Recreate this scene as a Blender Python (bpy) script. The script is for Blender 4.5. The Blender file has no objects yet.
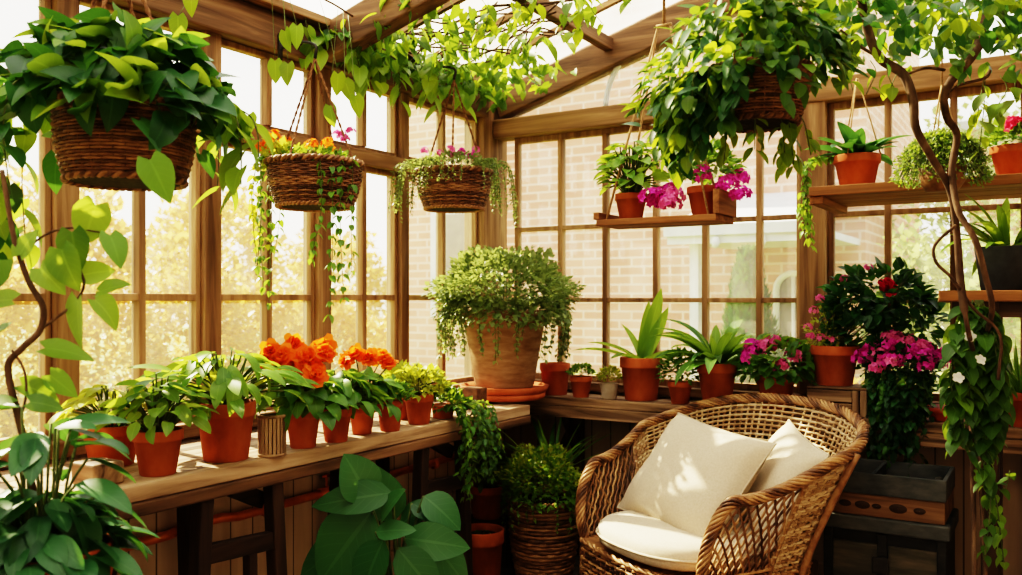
import bpy, math, random
from mathutils import Vector, Matrix
PI = math.pi
V = Vector
scene = bpy.context.scene
COL = scene.collection

# ------------------------------------------------------------------ camera geometry
FPX, CX, HY, CAMZ = 876.0, 511.0, 298.0, 1.30
TH = math.radians(31.8)
RX, RY = math.cos(TH), math.sin(TH)          # camera right
FX, FY = -math.sin(TH), math.cos(TH)         # camera forward
XW, YW = -2.59, 3.99                         # left wall, back wall


def ray(px):
    k = (px - CX) / FPX
    return FX + k * RX, FY + k * RY


def at_depth(px, py, t):
    dx, dy = ray(px)
    return V((dx * t, dy * t, CAMZ - (py - HY) / FPX * t))


def at_y(px, Y):
    dx, dy = ray(px)
    t = Y / dy
    return dx * t, t


def stand(px, py, z, rb=0.0):
    """where a round thing whose front foot shows at (px,py) stands on height z"""
    t = FPX * (CAMZ - z) / (py - HY)
    dx, dy = ray(px)
    n = math.hypot(dx, dy)
    return V((dx * t + dx / n * rb, dy * t + dy / n * rb, z))


# ------------------------------------------------------------------ materials
def mat_new(name):
    m = bpy.data.materials.new(name)
    m.use_nodes = True
    nt = m.node_tree
    nt.nodes.clear()
    out = nt.nodes.new('ShaderNodeOutputMaterial')
    return m, nt, out


def node(nt, kind, **kw):
    n = nt.nodes.new(kind)
    for k, v in kw.items():
        if k in n.inputs:
            n.inputs[k].default_value = v
        else:
            setattr(n, k, v)
    return n


def ramp(nt, stops):
    r = nt.nodes.new('ShaderNodeValToRGB')
    e = r.color_ramp.elements
    while len(e) < len(stops):
        e.new(0.5)
    for i, (p, c) in enumerate(stops):
        e[i].position = p
        e[i].color = (*c, 1)
    return r


def coords(nt, scale=(1, 1, 1), kind='Object', rot=(0, 0, 0)):
    tc = nt.nodes.new('ShaderNodeTexCoord')
    mp = nt.nodes.new('ShaderNodeMapping')
    mp.inputs['Scale'].default_value = scale
    mp.inputs['Rotation'].default_value = rot
    nt.links.new(tc.outputs[kind], mp.inputs['Vector'])
    return mp.outputs['Vector']


def noisy(name, stops, scale=(8, 8, 8), detail=5, rough=0.8, bump=0.2, dist=0.004, spec=0.3, metal=0.0, island=0.0, distortion=0.0, kind='Object'):
    m, nt, out = mat_new(name)
    b = node(nt, 'ShaderNodeBsdfPrincipled', Roughness=rough, Metallic=metal)
    b.inputs['Specular IOR Level'].default_value = spec
    n = node(nt, 'ShaderNodeTexNoise', Scale=1.0, Detail=detail, Roughness=0.6, Distortion=distortion)
    nt.links.new(coords(nt, scale, kind), n.inputs['Vector'])
    r = ramp(nt, stops)
    fac = n.outputs['Fac']
    if island:
        g = node(nt, 'ShaderNodeNewGeometry')
        mm = node(nt, 'ShaderNodeMath', operation='SUBTRACT')
        nt.links.new(g.outputs['Random Per Island'], mm.inputs[0])
        mm.inputs[1].default_value = 0.5
        ma = node(nt, 'ShaderNodeMath', operation='MULTIPLY_ADD')
        nt.links.new(mm.outputs[0], ma.inputs[0])
        ma.inputs[1].default_value = island
        nt.links.new(fac, ma.inputs[2])
        fac = ma.outputs[0]
    nt.links.new(fac, r.inputs['Fac'])
    nt.links.new(r.outputs['Color'], b.inputs['Base Color'])
    if bump:
        bp = node(nt, 'ShaderNodeBump', Strength=bump, Distance=dist)
        nt.links.new(n.outputs['Fac'], bp.inputs['Height'])
        nt.links.new(bp.outputs['Normal'], b.inputs['Normal'])
    nt.links.new(b.outputs[0], out.inputs['Surface'])
    return m


def leafmat(name, dark, light, trans, tmix=0.4, rough=0.42, vein=0.25, spec=0.35):
    m, nt, out = mat_new(name)
    g = node(nt, 'ShaderNodeNewGeometry')
    r = ramp(nt, [(0.0, dark), (1.0, light)])
    nt.links.new(g.outputs['Random Per Island'], r.inputs['Fac'])
    uv = nt.nodes.new('ShaderNodeUVMap')
    sx = nt.nodes.new('ShaderNodeSeparateXYZ')
    nt.links.new(uv.outputs[0], sx.inputs[0])
    a = node(nt, 'ShaderNodeMath', operation='SUBTRACT'); a.inputs[1].default_value = 0.5
    nt.links.new(sx.outputs['X'], a.inputs[0])
    ab = node(nt, 'ShaderNodeMath', operation='ABSOLUTE'); nt.links.new(a.outputs[0], ab.inputs[0])
    mid = node(nt, 'ShaderNodeMath', operation='LESS_THAN'); mid.inputs[1].default_value = 0.035
    nt.links.new(ab.outputs[0], mid.inputs[0])
    # side veins: v - |u-.5| repeated
    sv = node(nt, 'ShaderNodeMath', operation='MULTIPLY_ADD'); sv.inputs[1].default_value = -0.55
    nt.links.new(ab.outputs[0], sv.inputs[0]); nt.links.new(sx.outputs['Y'], sv.inputs[2])
    ms = node(nt, 'ShaderNodeMath', operation='MULTIPLY'); ms.inputs[1].default_value = 7.0
    nt.links.new(sv.outputs[0], ms.inputs[0])
    fr = node(nt, 'ShaderNodeMath', operation='FRACT'); nt.links.new(ms.outputs[0], fr.inputs[0])
    lt = node(nt, 'ShaderNodeMath', operation='LESS_THAN'); lt.inputs[1].default_value = 0.10
    nt.links.new(fr.outputs[0], lt.inputs[0])
    hv = node(nt, 'ShaderNodeMath', operation='MULTIPLY'); hv.inputs[1].default_value = 0.45
    nt.links.new(lt.outputs[0], hv.inputs[0])
    mx = node(nt, 'ShaderNodeMath', operation='MAXIMUM')
    nt.links.new(mid.outputs[0], mx.inputs[0]); nt.links.new(hv.outputs[0], mx.inputs[1])
    vf = node(nt, 'ShaderNodeMath', operation='MULTIPLY'); vf.inputs[1].default_value = vein
    nt.links.new(mx.outputs[0], vf.inputs[0])
    mixc = node(nt, 'ShaderNodeMixRGB')
    mixc.inputs[2].default_value = (min(1, light[0] * 1.8 + .05), min(1, light[1] * 1.7 + .05), min(1, light[2] * 1.6 + .03), 1)
    nt.links.new(vf.outputs[0], mixc.inputs[0]); nt.links.new(r.outputs[0], mixc.inputs[1])
    b = node(nt, 'ShaderNodeBsdfPrincipled', Roughness=rough)
    b.inputs['Specular IOR Level'].default_value = spec
    nt.links.new(mixc.outputs[0], b.inputs['Base Color'])
    t = nt.nodes.new('ShaderNodeBsdfTranslucent')
    t2 = node(nt, 'ShaderNodeMixRGB', blend_type='MIX'); t2.inputs[0].default_value = 0.35
    t2.inputs[1].default_value = (*trans, 1)
    nt.links.new(mixc.outputs[0], t2.inputs[2])
    nt.links.new(t2.outputs[0], t.inputs['Color'])
    mix = node(nt, 'ShaderNodeMixShader', Fac=tmix)
    nt.links.new(b.outputs[0], mix.inputs[1]); nt.links.new(t.outputs[0], mix.inputs[2])
    nt.links.new(mix.outputs[0], out.inputs['Surface'])
    return m


def glassmat(name, haze=0.12, tint=(1, 1, 1), hcol=(1, 0.97, 0.9), gloss=0.05, veil_scale=6.0):
    m, nt, out = mat_new(name)
    tr = nt.nodes.new('ShaderNodeBsdfTransparent'); tr.inputs[0].default_value = (*tint, 1)
    gl = node(nt, 'ShaderNodeBsdfGlossy', Roughness=0.03)
    tl = nt.nodes.new('ShaderNodeBsdfTranslucent'); tl.inputs[0].default_value = (*hcol, 1)
    n = node(nt, 'ShaderNodeTexNoise', Scale=1.0, Detail=4.0)
    nt.links.new(coords(nt, (veil_scale, veil_scale, veil_scale)), n.inputs['Vector'])
    mr = node(nt, 'ShaderNodeMapRange'); mr.inputs['From Min'].default_value = 0.3; mr.inputs['From Max'].default_value = 0.7
    mr.inputs['To Min'].default_value = haze * 0.7; mr.inputs['To Max'].default_value = haze * 1.3
    nt.links.new(n.outputs['Fac'], mr.inputs['Value'])
    m1 = node(nt, 'ShaderNodeMixShader')
    nt.links.new(mr.outputs[0], m1.inputs[0])
    nt.links.new(tr.outputs[0], m1.inputs[1]); nt.links.new(tl.outputs[0], m1.inputs[2])
    m2 = node(nt, 'ShaderNodeMixShader', Fac=gloss)
    nt.links.new(m1.outputs[0], m2.inputs[1]); nt.links.new(gl.outputs[0], m2.inputs[2])
    nt.links.new(m2.outputs[0], out.inputs['Surface'])
    return m


def woodmat(name, stops, axis='Y', rough=0.7, scale=1.0, bump=0.35, spec=0.25):
    s = {'X': (1.5, 22, 22), 'Y': (22, 1.5, 22), 'Z': (22, 22, 1.5)}[axis]
    s = tuple(k * scale for k in s)
    return noisy(name, stops, s, detail=8, rough=rough, bump=bump, dist=0.004, spec=spec, island=0.25, distortion=0.6)


W_FRAME = [(0.25, (0.09, 0.046, 0.022)), (0.5, (0.25, 0.142, 0.068)), (0.75, (0.43, 0.275, 0.15))]
W_RAFTER = [(0.25, (0.05, 0.027, 0.014)), (0.5, (0.155, 0.085, 0.043)), (0.75, (0.29, 0.17, 0.09))]  # darker copy of the frame wood, rafter shade put into its colour
W_BENCH = [(0.30, (0.05, 0.028, 0.016)), (0.47, (0.24, 0.15, 0.085)), (0.62, (0.42, 0.28, 0.17)), (0.8, (0.56, 0.41, 0.27))]
W_DARK = [(0.25, (0.015, 0.009, 0.006)), (0.55, (0.05, 0.027, 0.016)), (0.8, (0.10, 0.055, 0.03))]
W_SHELF = [(0.25, (0.10, 0.04, 0.015)), (0.5, (0.27, 0.12, 0.045)), (0.78, (0.42, 0.22, 0.09))]
MT = {}
for ax in 'XYZ':
    MT['rafter' + ax] = woodmat('rafter wood ' + ax, W_RAFTER, ax, bump=.5)
    MT['frame' + ax] = woodmat('frame wood ' + ax, W_FRAME, ax)
    MT['bench' + ax] = woodmat('bench wood ' + ax, W_BENCH, ax, bump=0.6)
    MT['dark' + ax] = woodmat('dark wood ' + ax, W_DARK, ax)
    MT['shelf' + ax] = woodmat('shelf wood ' + ax, W_SHELF, ax)
MT['terracotta'] = noisy('terracotta', [(0.25, (0.22, 0.055, 0.02)), (0.5, (0.40, 0.105, 0.035)), (0.8, (0.55, 0.18, 0.075))], (9, 9, 5), rough=0.82, bump=0.12, spec=0.2)
MT['terracotta_old'] = noisy('weathered terracotta', [(0.25, (0.20, 0.06, 0.03)), (0.5, (0.36, 0.12, 0.055)), (0.75, (0.50, 0.27, 0.17))], (14, 14, 8), rough=0.9, bump=0.2, spec=0.15)
MT['stone'] = noisy('sandy stoneware', [(0.25, (0.17, 0.095, 0.052)), (0.5, (0.29, 0.18, 0.10)), (0.8, (0.41, 0.28, 0.18))], (10, 10, 40), rough=0.9, bump=0.35, spec=0.15)
MT['greypot'] = noisy('grey clay', [(0.3, (0.28, 0.22, 0.17)), (0.7, (0.45, 0.38, 0.30))], (14, 14, 14), rough=0.9)
MT['soil'] = noisy('soil', [(0.3, (0.012, 0.008, 0.005)), (0.7, (0.05, 0.032, 0.018))], (60, 60, 60), rough=1.0, bump=1.0, dist=0.01)
MT['wicker'] = noisy('basket wicker', [(0.2, (0.06, 0.026, 0.012)), (0.5, (0.18, 0.085, 0.037)), (0.85, (0.34, 0.175, 0.08))], (30, 30, 30), rough=0.6, bump=0.3, spec=0.35, island=0.5)
MT['wicker_light'] = noisy('floor basket wicker', [(0.2, (0.06, 0.026, 0.010)), (0.5, (0.21, 0.10, 0.04)), (0.85, (0.38, 0.21, 0.09))], (30, 30, 30), rough=0.6, bump=0.3, spec=0.35, island=0.5)
MT['rattan'] = noisy('rattan', [(0.15, (0.06, 0.024, 0.009)), (0.5, (0.24, 0.115, 0.045)), (0.9, (0.50, 0.30, 0.14))], (26, 26, 26), rough=0.45, bump=0.25, spec=0.5, island=0.75)
MT['rattan_pale'] = noisy('pale rattan', [(0.15, (0.22, 0.12, 0.05)), (0.5, (0.44, 0.28, 0.14)), (0.9, (0.62, 0.46, 0.28))], (26, 26, 26), rough=0.45, bump=0.25, spec=0.5, island=0.7)
MT['cream'] = noisy('cream linen', [(0.3, (0.50, 0.415, 0.305)), (0.7, (0.60, 0.51, 0.39))], (140, 140, 140), rough=0.95, bump=0.12, dist=0.001, spec=0.1)
MT['copper'] = noisy('copper pipe', [(0.3, (0.62, 0.15, 0.04)), (0.7, (0.88, 0.30, 0.10))], (12, 12, 12), rough=0.35, metal=0.45, bump=0.0)
MT['iron'] = noisy('dark iron', [(0.3, (0.01, 0.009, 0.008)), (0.7, (0.04, 0.035, 0.03))], (20, 20, 20), rough=0.6, bump=0.1)
MT['rope'] = noisy('jute rope', [(0.3, (0.10, 0.045, 0.02)), (0.7, (0.27, 0.14, 0.065))], (90, 90, 90), rough=0.9, bump=0.5)
MT['rope_pale'] = noisy('pale jute rope', [(0.3, (0.26, 0.15, 0.07)), (0.7, (0.46, 0.29, 0.15))], (90, 90, 90), rough=0.9, bump=0.5)
MT['bark'] = noisy('vine bark', [(0.25, (0.035, 0.02, 0.011)), (0.55, (0.11, 0.065, 0.037)), (0.8, (0.24, 0.155, 0.09))], (30, 30, 9), rough=0.9, bump=0.8, dist=0.006)
MT['stem'] = noisy('green stem', [(0.3, (0.05, 0.08, 0.02)), (0.7, (0.14, 0.17, 0.05))], (30, 30, 30), rough=0.6, bump=0)
MT['blackpot'] = noisy('charcoal pot', [(0.3, (0.012, 0.013, 0.016)), (0.7, (0.04, 0.042, 0.048))], (15, 15, 15), rough=0.55, bump=0.05)
MT['greypaint'] = noisy('worn grey paint', [(0.25, (0.018, 0.02, 0.02)), (0.5, (0.055, 0.06, 0.06)), (0.8, (0.11, 0.11, 0.10))], (9, 9, 20), detail=8, rough=0.75, bump=0.25)
MT['blackpaint'] = noisy('worn black paint', [(0.25, (0.006, 0.006, 0.006)), (0.55, (0.02, 0.02, 0.019)), (0.8, (0.06, 0.055, 0.045))], (9, 9, 20), detail=8, rough=0.7, bump=0.25)
MT['oldboard'] = noisy('old painted board', [(0.25, (0.02, 0.02, 0.017)), (0.5, (0.065, 0.06, 0.045)), (0.8, (0.16, 0.13, 0.09))], (4, 20, 20), detail=8, rough=0.8, bump=0.3)
MT['rust'] = noisy('reddish brown block', [(0.3, (0.16, 0.05, 0.025)), (0.7, (0.34, 0.13, 0.06))], (20, 20, 20), rough=0.9)
MT['bowl'] = noisy('red glazed bowl', [(0.3, (0.22, 0.035, 0.02)), (0.7, (0.45, 0.09, 0.04))], (10, 10, 10), rough=0.35, bump=0.05)

MT['leaf_dark'] = leafmat('dark green leaf', (0.010, 0.045, 0.016), (0.030, 0.110, 0.030), (0.16, 0.36, 0.04), 0.30)
MT['leaf_blue'] = leafmat('blue green leaf', (0.014, 0.065, 0.022), (0.045, 0.14, 0.05), (0.16, 0.36, 0.05), 0.25)
MT['leaf_mid'] = leafmat('mid green leaf', (0.03, 0.10, 0.018), (0.09, 0.22, 0.035), (0.36, 0.52, 0.05), 0.42)
MT['leaf_fresh'] = leafmat('fresh green leaf', (0.06, 0.17, 0.02), (0.17, 0.32, 0.045), (0.50, 0.62, 0.06), 0.45)
MT['leaf_lime'] = leafmat('lime leaf', (0.16, 0.24, 0.025), (0.36, 0.42, 0.06), (0.68, 0.66, 0.07), 0.5)
MT['leaf_sage'] = leafmat('sage green leaf', (0.07, 0.125, 0.04), (0.20, 0.27, 0.10), (0.42, 0.50, 0.14), 0.4, vein=0.1)
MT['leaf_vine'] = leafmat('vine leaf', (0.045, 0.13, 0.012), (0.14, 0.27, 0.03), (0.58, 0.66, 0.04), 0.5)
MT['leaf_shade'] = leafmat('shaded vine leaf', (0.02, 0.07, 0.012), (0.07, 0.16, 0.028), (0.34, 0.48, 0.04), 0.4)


def petal(name, a, b, t=0.35):
    return leafmat(name, a, b, b, t, rough=0.6, vein=0.0, spec=0.2)


MT['p_orange'] = petal('orange petal', (0.90, 0.13, 0.012), (1.0, 0.30, 0.03), 0.45)
MT['p_red'] = petal('rose red petal', (0.55, 0.01, 0.06), (0.80, 0.05, 0.14))
MT['p_magenta'] = petal('magenta petal', (0.52, 0.015, 0.27), (0.82, 0.09, 0.52))
MT['p_pink'] = petal('pink petal', (0.60, 0.05, 0.26), (0.85, 0.25, 0.48))
MT['p_white'] = petal('white petal', (0.75, 0.75, 0.68), (0.9, 0.9, 0.85))
MT['p_yellow'] = petal('yellow bud', (0.7, 0.42, 0.03), (0.85, 0.62, 0.08))
MT['glass'] = glassmat('haze veiled window glass', 0.16, hcol=(1, .95, .88))  # translucent veil put into the panes imitates the bright haze outdoors
MT['glass_left'] = glassmat('sunlit haze veiled window glass', 0.055, hcol=(1, 0.90, 0.68))  # thinner, warmer veil for the hazy golden light outside
MT['glass_roof'] = glassmat('streaked roof glass', 0.35, veil_scale=3.0)


def brickmat():
    m, nt, out = mat_new('haze paled brick')  # tones paled and mortar contrast cut to imitate outdoor haze
    b = node(nt, 'ShaderNodeBsdfPrincipled', Roughness=0.9)
    tc = nt.nodes.new('ShaderNodeTexCoord')
    sx = nt.nodes.new('ShaderNodeSeparateXYZ'); nt.links.new(tc.outputs['Object'], sx.inputs[0])
    cb = nt.nodes.new('ShaderNodeCombineXYZ')
    ad = node(nt, 'ShaderNodeMath', operation='ADD')
    nt.links.new(sx.outputs['X'], ad.inputs[0]); nt.links.new(sx.outputs['Y'], ad.inputs[1])
    nt.links.new(ad.outputs[0], cb.inputs['X']); nt.links.new(sx.outputs['Z'], cb.inputs['Y'])
    br = nt.nodes.new('ShaderNodeTexBrick')
    br.inputs['Color1'].default_value = (0.50, 0.225, 0.15, 1)
    br.inputs['Color2'].default_value = (0.62, 0.32, 0.23, 1)
    br.inputs['Mortar'].default_value = (0.70, 0.50, 0.40, 1)
    br.inputs['Scale'].default_value = 1.0
    br.inputs['Mortar Size'].default_value = 0.012
    br.inputs['Brick Width'].default_value = 0.30
    br.inputs['Row Height'].default_value = 0.10
    nt.links.new(cb.outputs[0], br.inputs['Vector'])
    nt.links.new(br.outputs['Color'], b.inputs['Base Color'])
    nt.links.new(b.outputs[0], out.inputs['Surface'])
    return m


MT['brick'] = brickmat()
MT['paint_pale'] = noisy('pale painted wood', [(0.3, (0.55, 0.57, 0.58)), (0.7, (0.70, 0.72, 0.72))], (5, 5, 5), rough=0.7, bump=0)
MT['slate'] = noisy('pale slate', [(0.3, (0.38, 0.44, 0.50)), (0.7, (0.55, 0.60, 0.64))], (3, 14, 14), rough=0.6, bump=0.1)
MT['darkglass'] = noisy('dim window', [(0.3, (0.12, 0.11, 0.11)), (0.7, (0.22, 0.20, 0.19))], (3, 3, 3), rough=0.3, bump=0)
MT['grass'] = noisy('sunlit grass', [(0.3, (0.16, 0.22, 0.04)), (0.7, (0.38, 0.42, 0.12))], (3, 3, 3), detail=9, rough=1.0, bump=0.3)
MT['conifer'] = leafmat('conifer needles', (0.015, 0.075, 0.012), (0.05, 0.16, 0.035), (0.14, 0.30, 0.05), 0.3, vein=0)
MT['gold'] = leafmat('golden foliage', (0.22, 0.125, 0.018), (0.52, 0.32, 0.07), (0.80, 0.47, 0.09), 0.5, vein=0)
MT['tree'] = leafmat('pale tree foliage', (0.18, 0.26, 0.06), (0.42, 0.50, 0.17), (0.6, 0.66, 0.2), 0.45, vein=0)


def plankmat(name, stops, axis, width):
    m, nt, out = mat_new(name)
    b = node(nt, 'ShaderNodeBsdfPrincipled', Roughness=0.75)
    n = node(nt, 'ShaderNodeTexNoise', Scale=1.0, Detail=6.0)
    nt.links.new(coords(nt, (14, 14, 2) if axis != 'F' else (2, 14, 14)), n.inputs['Vector'])
    r = ramp(nt, stops); nt.links.new(n.outputs['Fac'], r.inputs['Fac'])
    tc = nt.nodes.new('ShaderNodeTexCoord'); sx = nt.nodes.new('ShaderNodeSeparateXYZ')
    nt.links.new(tc.outputs['Object'], sx.inputs[0])
    d = node(nt, 'ShaderNodeMath', operation='DIVIDE'); d.inputs[1].default_value = width
    nt.links.new(sx.outputs['Y' if axis in ('Y', 'F') else 'X'], d.inputs[0])
    fr = node(nt, 'ShaderNodeMath', operation='FRACT'); nt.links.new(d.outputs[0], fr.inputs[0])
    lt = node(nt, 'ShaderNodeMath', operation='LESS_THAN'); lt.inputs[1].default_value = 0.06
    nt.links.new(fr.outputs[0], lt.inputs[0])
    mx = node(nt, 'ShaderNodeMixRGB'); mx.inputs[2].default_value = (stops[0][1][0] * .3, stops[0][1][1] * .3, stops[0][1][2] * .3, 1)
    nt.links.new(lt.outputs[0], mx.inputs[0]); nt.links.new(r.outputs[0], mx.inputs[1])
    nt.links.new(mx.outputs[0], b.inputs['Base Color'])
    nt.links.new(b.outputs[0], out.inputs['Surface'])
    return m


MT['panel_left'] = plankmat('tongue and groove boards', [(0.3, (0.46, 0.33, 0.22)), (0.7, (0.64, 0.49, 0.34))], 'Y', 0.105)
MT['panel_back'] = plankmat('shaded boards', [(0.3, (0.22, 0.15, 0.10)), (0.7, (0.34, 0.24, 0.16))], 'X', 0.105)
MT['floor'] = plankmat('dark floorboards', [(0.3, (0.07, 0.055, 0.042)), (0.7, (0.14, 0.11, 0.085))], 'F', 0.14)
MT['plaster'] = noisy('plaster', [(0.3, (0.48, 0.40, 0.31)), (0.7, (0.56, 0.47, 0.37))], (3, 3, 3), rough=0.9, bump=0.05)


# ------------------------------------------------------------------ mesh builder
class MB:
    def __init__(s):
        s.v, s.f, s.m, s.uv = [], [], [], []

    def add(s, verts, faces, mi=0, uvs=None):
        b = len(s.v)
        s.v.extend(verts)
        for k, f in enumerate(faces):
            s.f.append(tuple(b + i for i in f))
            s.m.append(mi)
            if uvs is None:
                s.uv.extend([0.2, 0.2] * len(f))
            else:
                for i in f:
                    s.uv.extend(uvs[i])

    def build(s, name, mats, parent=None, smooth=True, bevel=0.0, loc=None):
        me = bpy.data.meshes.new(name)
        me.from_pydata([tuple(p) for p in s.v], [], s.f)
        if not isinstance(mats, (list, tuple)):
            mats = [mats]
        for m in mats:
            me.materials.append(MT[m] if isinstance(m, str) else m)
        me.polygons.foreach_set('material_index', s.m)
        me.polygons.foreach_set('use_smooth', [smooth] * len(s.f))
        u = me.uv_layers.new(name='UVMap')
        u.data.foreach_set('uv', s.uv)
        me.update()
        o = bpy.data.objects.new(name, me)
        COL.objects.link(o)
        if parent is not None:
            o.parent = parent
        if loc is not None:
            o.location = loc
        if bevel:
            bv = o.modifiers.new('Bevel', 'BEVEL')
            bv.width = bevel; bv.segments = 2; bv.limit_method = 'ANGLE'
        return o

    def box(s, x0, x1, y0, y1, z0, z1, mi=0):
        v = [(x0, y0, z0), (x1, y0, z0), (x1, y1, z0), (x0, y1, z0), (x0, y0, z1), (x1, y0, z1), (x1, y1, z1), (x0, y1, z1)]
        s.add(v, [(0, 3, 2, 1), (4, 5, 6, 7), (0, 1, 5, 4), (1, 2, 6, 5), (2, 3, 7, 6), (3, 0, 4, 7)], mi)
        return s

    def beam(s, a, b, w, h, mi=0, up=(0, 0, 1)):
        a, b = V(a), V(b)
        d = (b - a).normalized(); u = V(up)
        if abs(d.dot(u)) > 0.97:
            u = V((1, 0, 0))
        sd = d.cross(u).normalized(); u = sd.cross(d).normalized()
        v = []
        for p in (a, b):
            for i, j in ((-1, -1), (1, -1), (1, 1), (-1, 1)):
                v.append(p + sd * (i * w / 2) + u * (j * h / 2))
        s.add(v, [(0, 1, 2, 3), (7, 6, 5, 4), (0, 4, 5, 1), (1, 5, 6, 2), (2, 6, 7, 3), (3, 7, 4, 0)], mi)
        return s

    def tube(s, pts, r, sides=6, mi=0, closed=False, cap=True):
        pts = [V(p) for p in pts]
        n = len(pts)
        rr = r if callable(r) else (lambda t: r)
        verts = []
        prev = None
        for i, p in enumerate(pts):
            if closed:
                d = pts[(i + 1) % n] - pts[i - 1]
            else:
                d = pts[min(i + 1, n - 1)] - pts[max(i - 1, 0)]
            d = d.normalized() if d.length > 1e-9 else V((0, 0, 1))
            if prev is None:
                a = V((0, 0, 1)) if abs(d.z) < 0.9 else V((1, 0, 0))
                u = d.cross(a).normalized()
            else:
                u = (prev - d * prev.dot(d))
                u = u.normalized() if u.length > 1e-6 else d.orthogonal().normalized()
            prev = u
            w = d.cross(u)
            R = rr(i / max(1, n - 1))
            for k in range(sides):
                an = 2 * PI * k / sides
                verts.append(p + u * (math.cos(an) * R) + w * (math.sin(an) * R))
        faces = []
        m = n if closed else n - 1
        for i in range(m):
            j = (i + 1) % n
            for k in range(sides):
                k2 = (k + 1) % sides
                faces.append((i * sides + k, i * sides + k2, j * sides + k2, j * sides + k))
        if cap and not closed:
            faces.append(tuple(range(sides - 1, -1, -1)))
            faces.append(tuple((n - 1) * sides + k for k in range(sides)))
        s.add(verts, faces, mi)
        return s

    def lathe(s, prof, seg=32, mi=0, wob=0.0, o=(0, 0, 0)):
        v, f = [], []
        for r, z in prof:
            for k in range(seg):
                a = 2 * PI * k / seg
                v.append((o[0] + r * math.cos(a), o[1] + r * math.sin(a), o[2] + z))
        for i in range(len(prof) - 1):
            for k in range(seg):
                k2 = (k + 1) % seg
                f.append((i * seg + k, i * seg + k2, (i + 1) * seg + k2, (i + 1) * seg + k))
        s.add(v, f, mi)
        return s

    def disc(s, r, z, seg=24, mi=0, o=(0, 0)):
        s.add([(o[0] + r * math.cos(2 * PI * k / seg), o[1] + r * math.sin(2 * PI * k / seg), z) for k in range(seg)], [tuple(range(seg))], mi)
        return s


def spline(pts, n=8):
    """Catmull-Rom through pts"""
    pts = [V(p) for p in pts]
    P = [pts[0] * 2 - pts[1]] + pts + [pts[-1] * 2 - pts[-2]]
    out = []
    for i in range(1, len(P) - 2):
        a, b, c, d = P[i - 1], P[i], P[i + 1], P[i + 2]
        for k in range(n):
            t = k / n
            out.append(0.5 * ((2 * b) + (c - a) * t + (2 * a - 5 * b + 4 * c - d) * t * t + (3 * b - a - 3 * c + d) * t ** 3))
    out.append(pts[-1])
    return out


# ------------------------------------------------------------------ tagging
def thing(name, label, cat, loc=(0, 0, 0), rotz=0.0, group=None):
    o = bpy.data.objects.new(name, None)
    o.empty_display_size = 0.05
    COL.objects.link(o)
    o.location = loc
    o.rotation_euler = (0, 0, rotz)
    o['label'] = label; o['category'] = cat
    if group:
        o['group'] = group
    return o


def tag(o, label, cat, group=None):
    o['label'] = label; o['category'] = cat
    if group:
        o['group'] = group
    return o


def struct(o):
    o['kind'] = 'structure'
    return o


# ------------------------------------------------------------------ plants
def rnd(a, b):
    return random.uniform(a, b)


def rdir(zmin=-1.0, zmax=1.0):
    z = rnd(zmin, zmax); a = rnd(0, 2 * PI); q = math.sqrt(max(0, 1 - z * z))
    return V((q * math.cos(a), q * math.sin(a), z))


def _ip(pts, n):
    out = []
    for i in range(n + 1):
        t = i / n
        for k in range(len(pts) - 1):
            if pts[k][0] <= t <= pts[k + 1][0] + 1e-9:
                u = (t - pts[k][0]) / (pts[k + 1][0] - pts[k][0])
                u = u if k in (0, len(pts) - 2) else u * u * (3 - 2 * u)
                out.append(pts[k][1] + (pts[k + 1][1] - pts[k][1]) * u)
                break
    return out


SHAPE = {
    'ovate': lambda t: .06 + .94 * max(0, math.sin(PI * t ** .72)) ** .85 if t < .99 else 0.0,
    'heart': lambda t: (.50 + .50 * math.sin(PI / 2 * min(1, t / .26))) * max(0, 1 - max(0, (t - .2) / .8) ** 1.75) if t < .99 else 0.0,
    'lance': lambda t: .10 + .90 * max(0, math.sin(PI * t ** .85)) ** .9 if t < .99 else 0.0,
    'strap': lambda t: (.70 + .30 * math.sin(PI / 2 * min(1, t / .4))) * max(0, 1 - t ** 4.5) if t < .99 else 0.0,
    'round': lambda t: .25 + .75 * max(0, math.sin(PI * min(1, t * .93) ** .8)) ** .7,
}
BACK = {'heart': .15, 'ovate': .0, 'lance': .0, 'strap': .0, 'round': .0}
PROF = {}
for _k, _f in SHAPE.items():
    PROF[_k, 0] = [_f(i / 5) for i in range(6)]
    PROF[_k, 1] = [_f(i / 9) for i in range(10)]


def leaf(mb, p, d, n, L, W, bend=0.4, fold=0.15, prof='ovate', mi=0, twist=0.0, wave=0.0):
    d = d.normalized()
    sd = d.cross(n)
    if sd.length < 1e-4:
        sd = d.orthogonal()
    sd.normalize(); n = sd.cross(d).normalized()
    if twist:
        q = Matrix.Rotation(twist, 3, d)
        sd = q @ sd; n = q @ n
    pr = PROF[prof, 1 if L > .066 else 0]; m = len(pr) - 1
    bk = BACK[prof] * L
    vs, uv, fs = [], [], []
    pos = V(p); st = L / m
    for i, w in enumerate(pr):
        t = i / m
        a = bend * t
        dd = d * math.cos(a) - n * math.sin(a)
        nn = n * math.cos(a) + d * math.sin(a)
        if i:
            pos = pos + dd * st
        ww = w * W / 2
        wv = wave * W * math.sin(t * 14)
        bs = dd * (-bk * max(0, 1 - t * 2.2) ** 1.5)
        vs += [pos - sd * ww + nn * (fold * ww * 2 + wv) + bs, pos, pos + sd * ww + nn * (fold * ww * 2 - wv) + bs]
        uv += [(0.0, t), (0.5, t), (1.0, t)]
    for i in range(m):
        b = i * 3
        fs += [(b, b + 1, b + 4, b + 3), (b + 1, b + 2, b + 5, b + 4)]
    mb.add(vs, fs, mi, uv)


class FB:
    """collects blooms as separate child objects"""
    def __init__(s, parent, name, mats):
        s.p, s.n, s.mats = parent, name, mats

    def one(s, fn, *a, **k):
        m = MB(); fn(m, *a, **k); m.build(s.n, s.mats, s.p)


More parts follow.
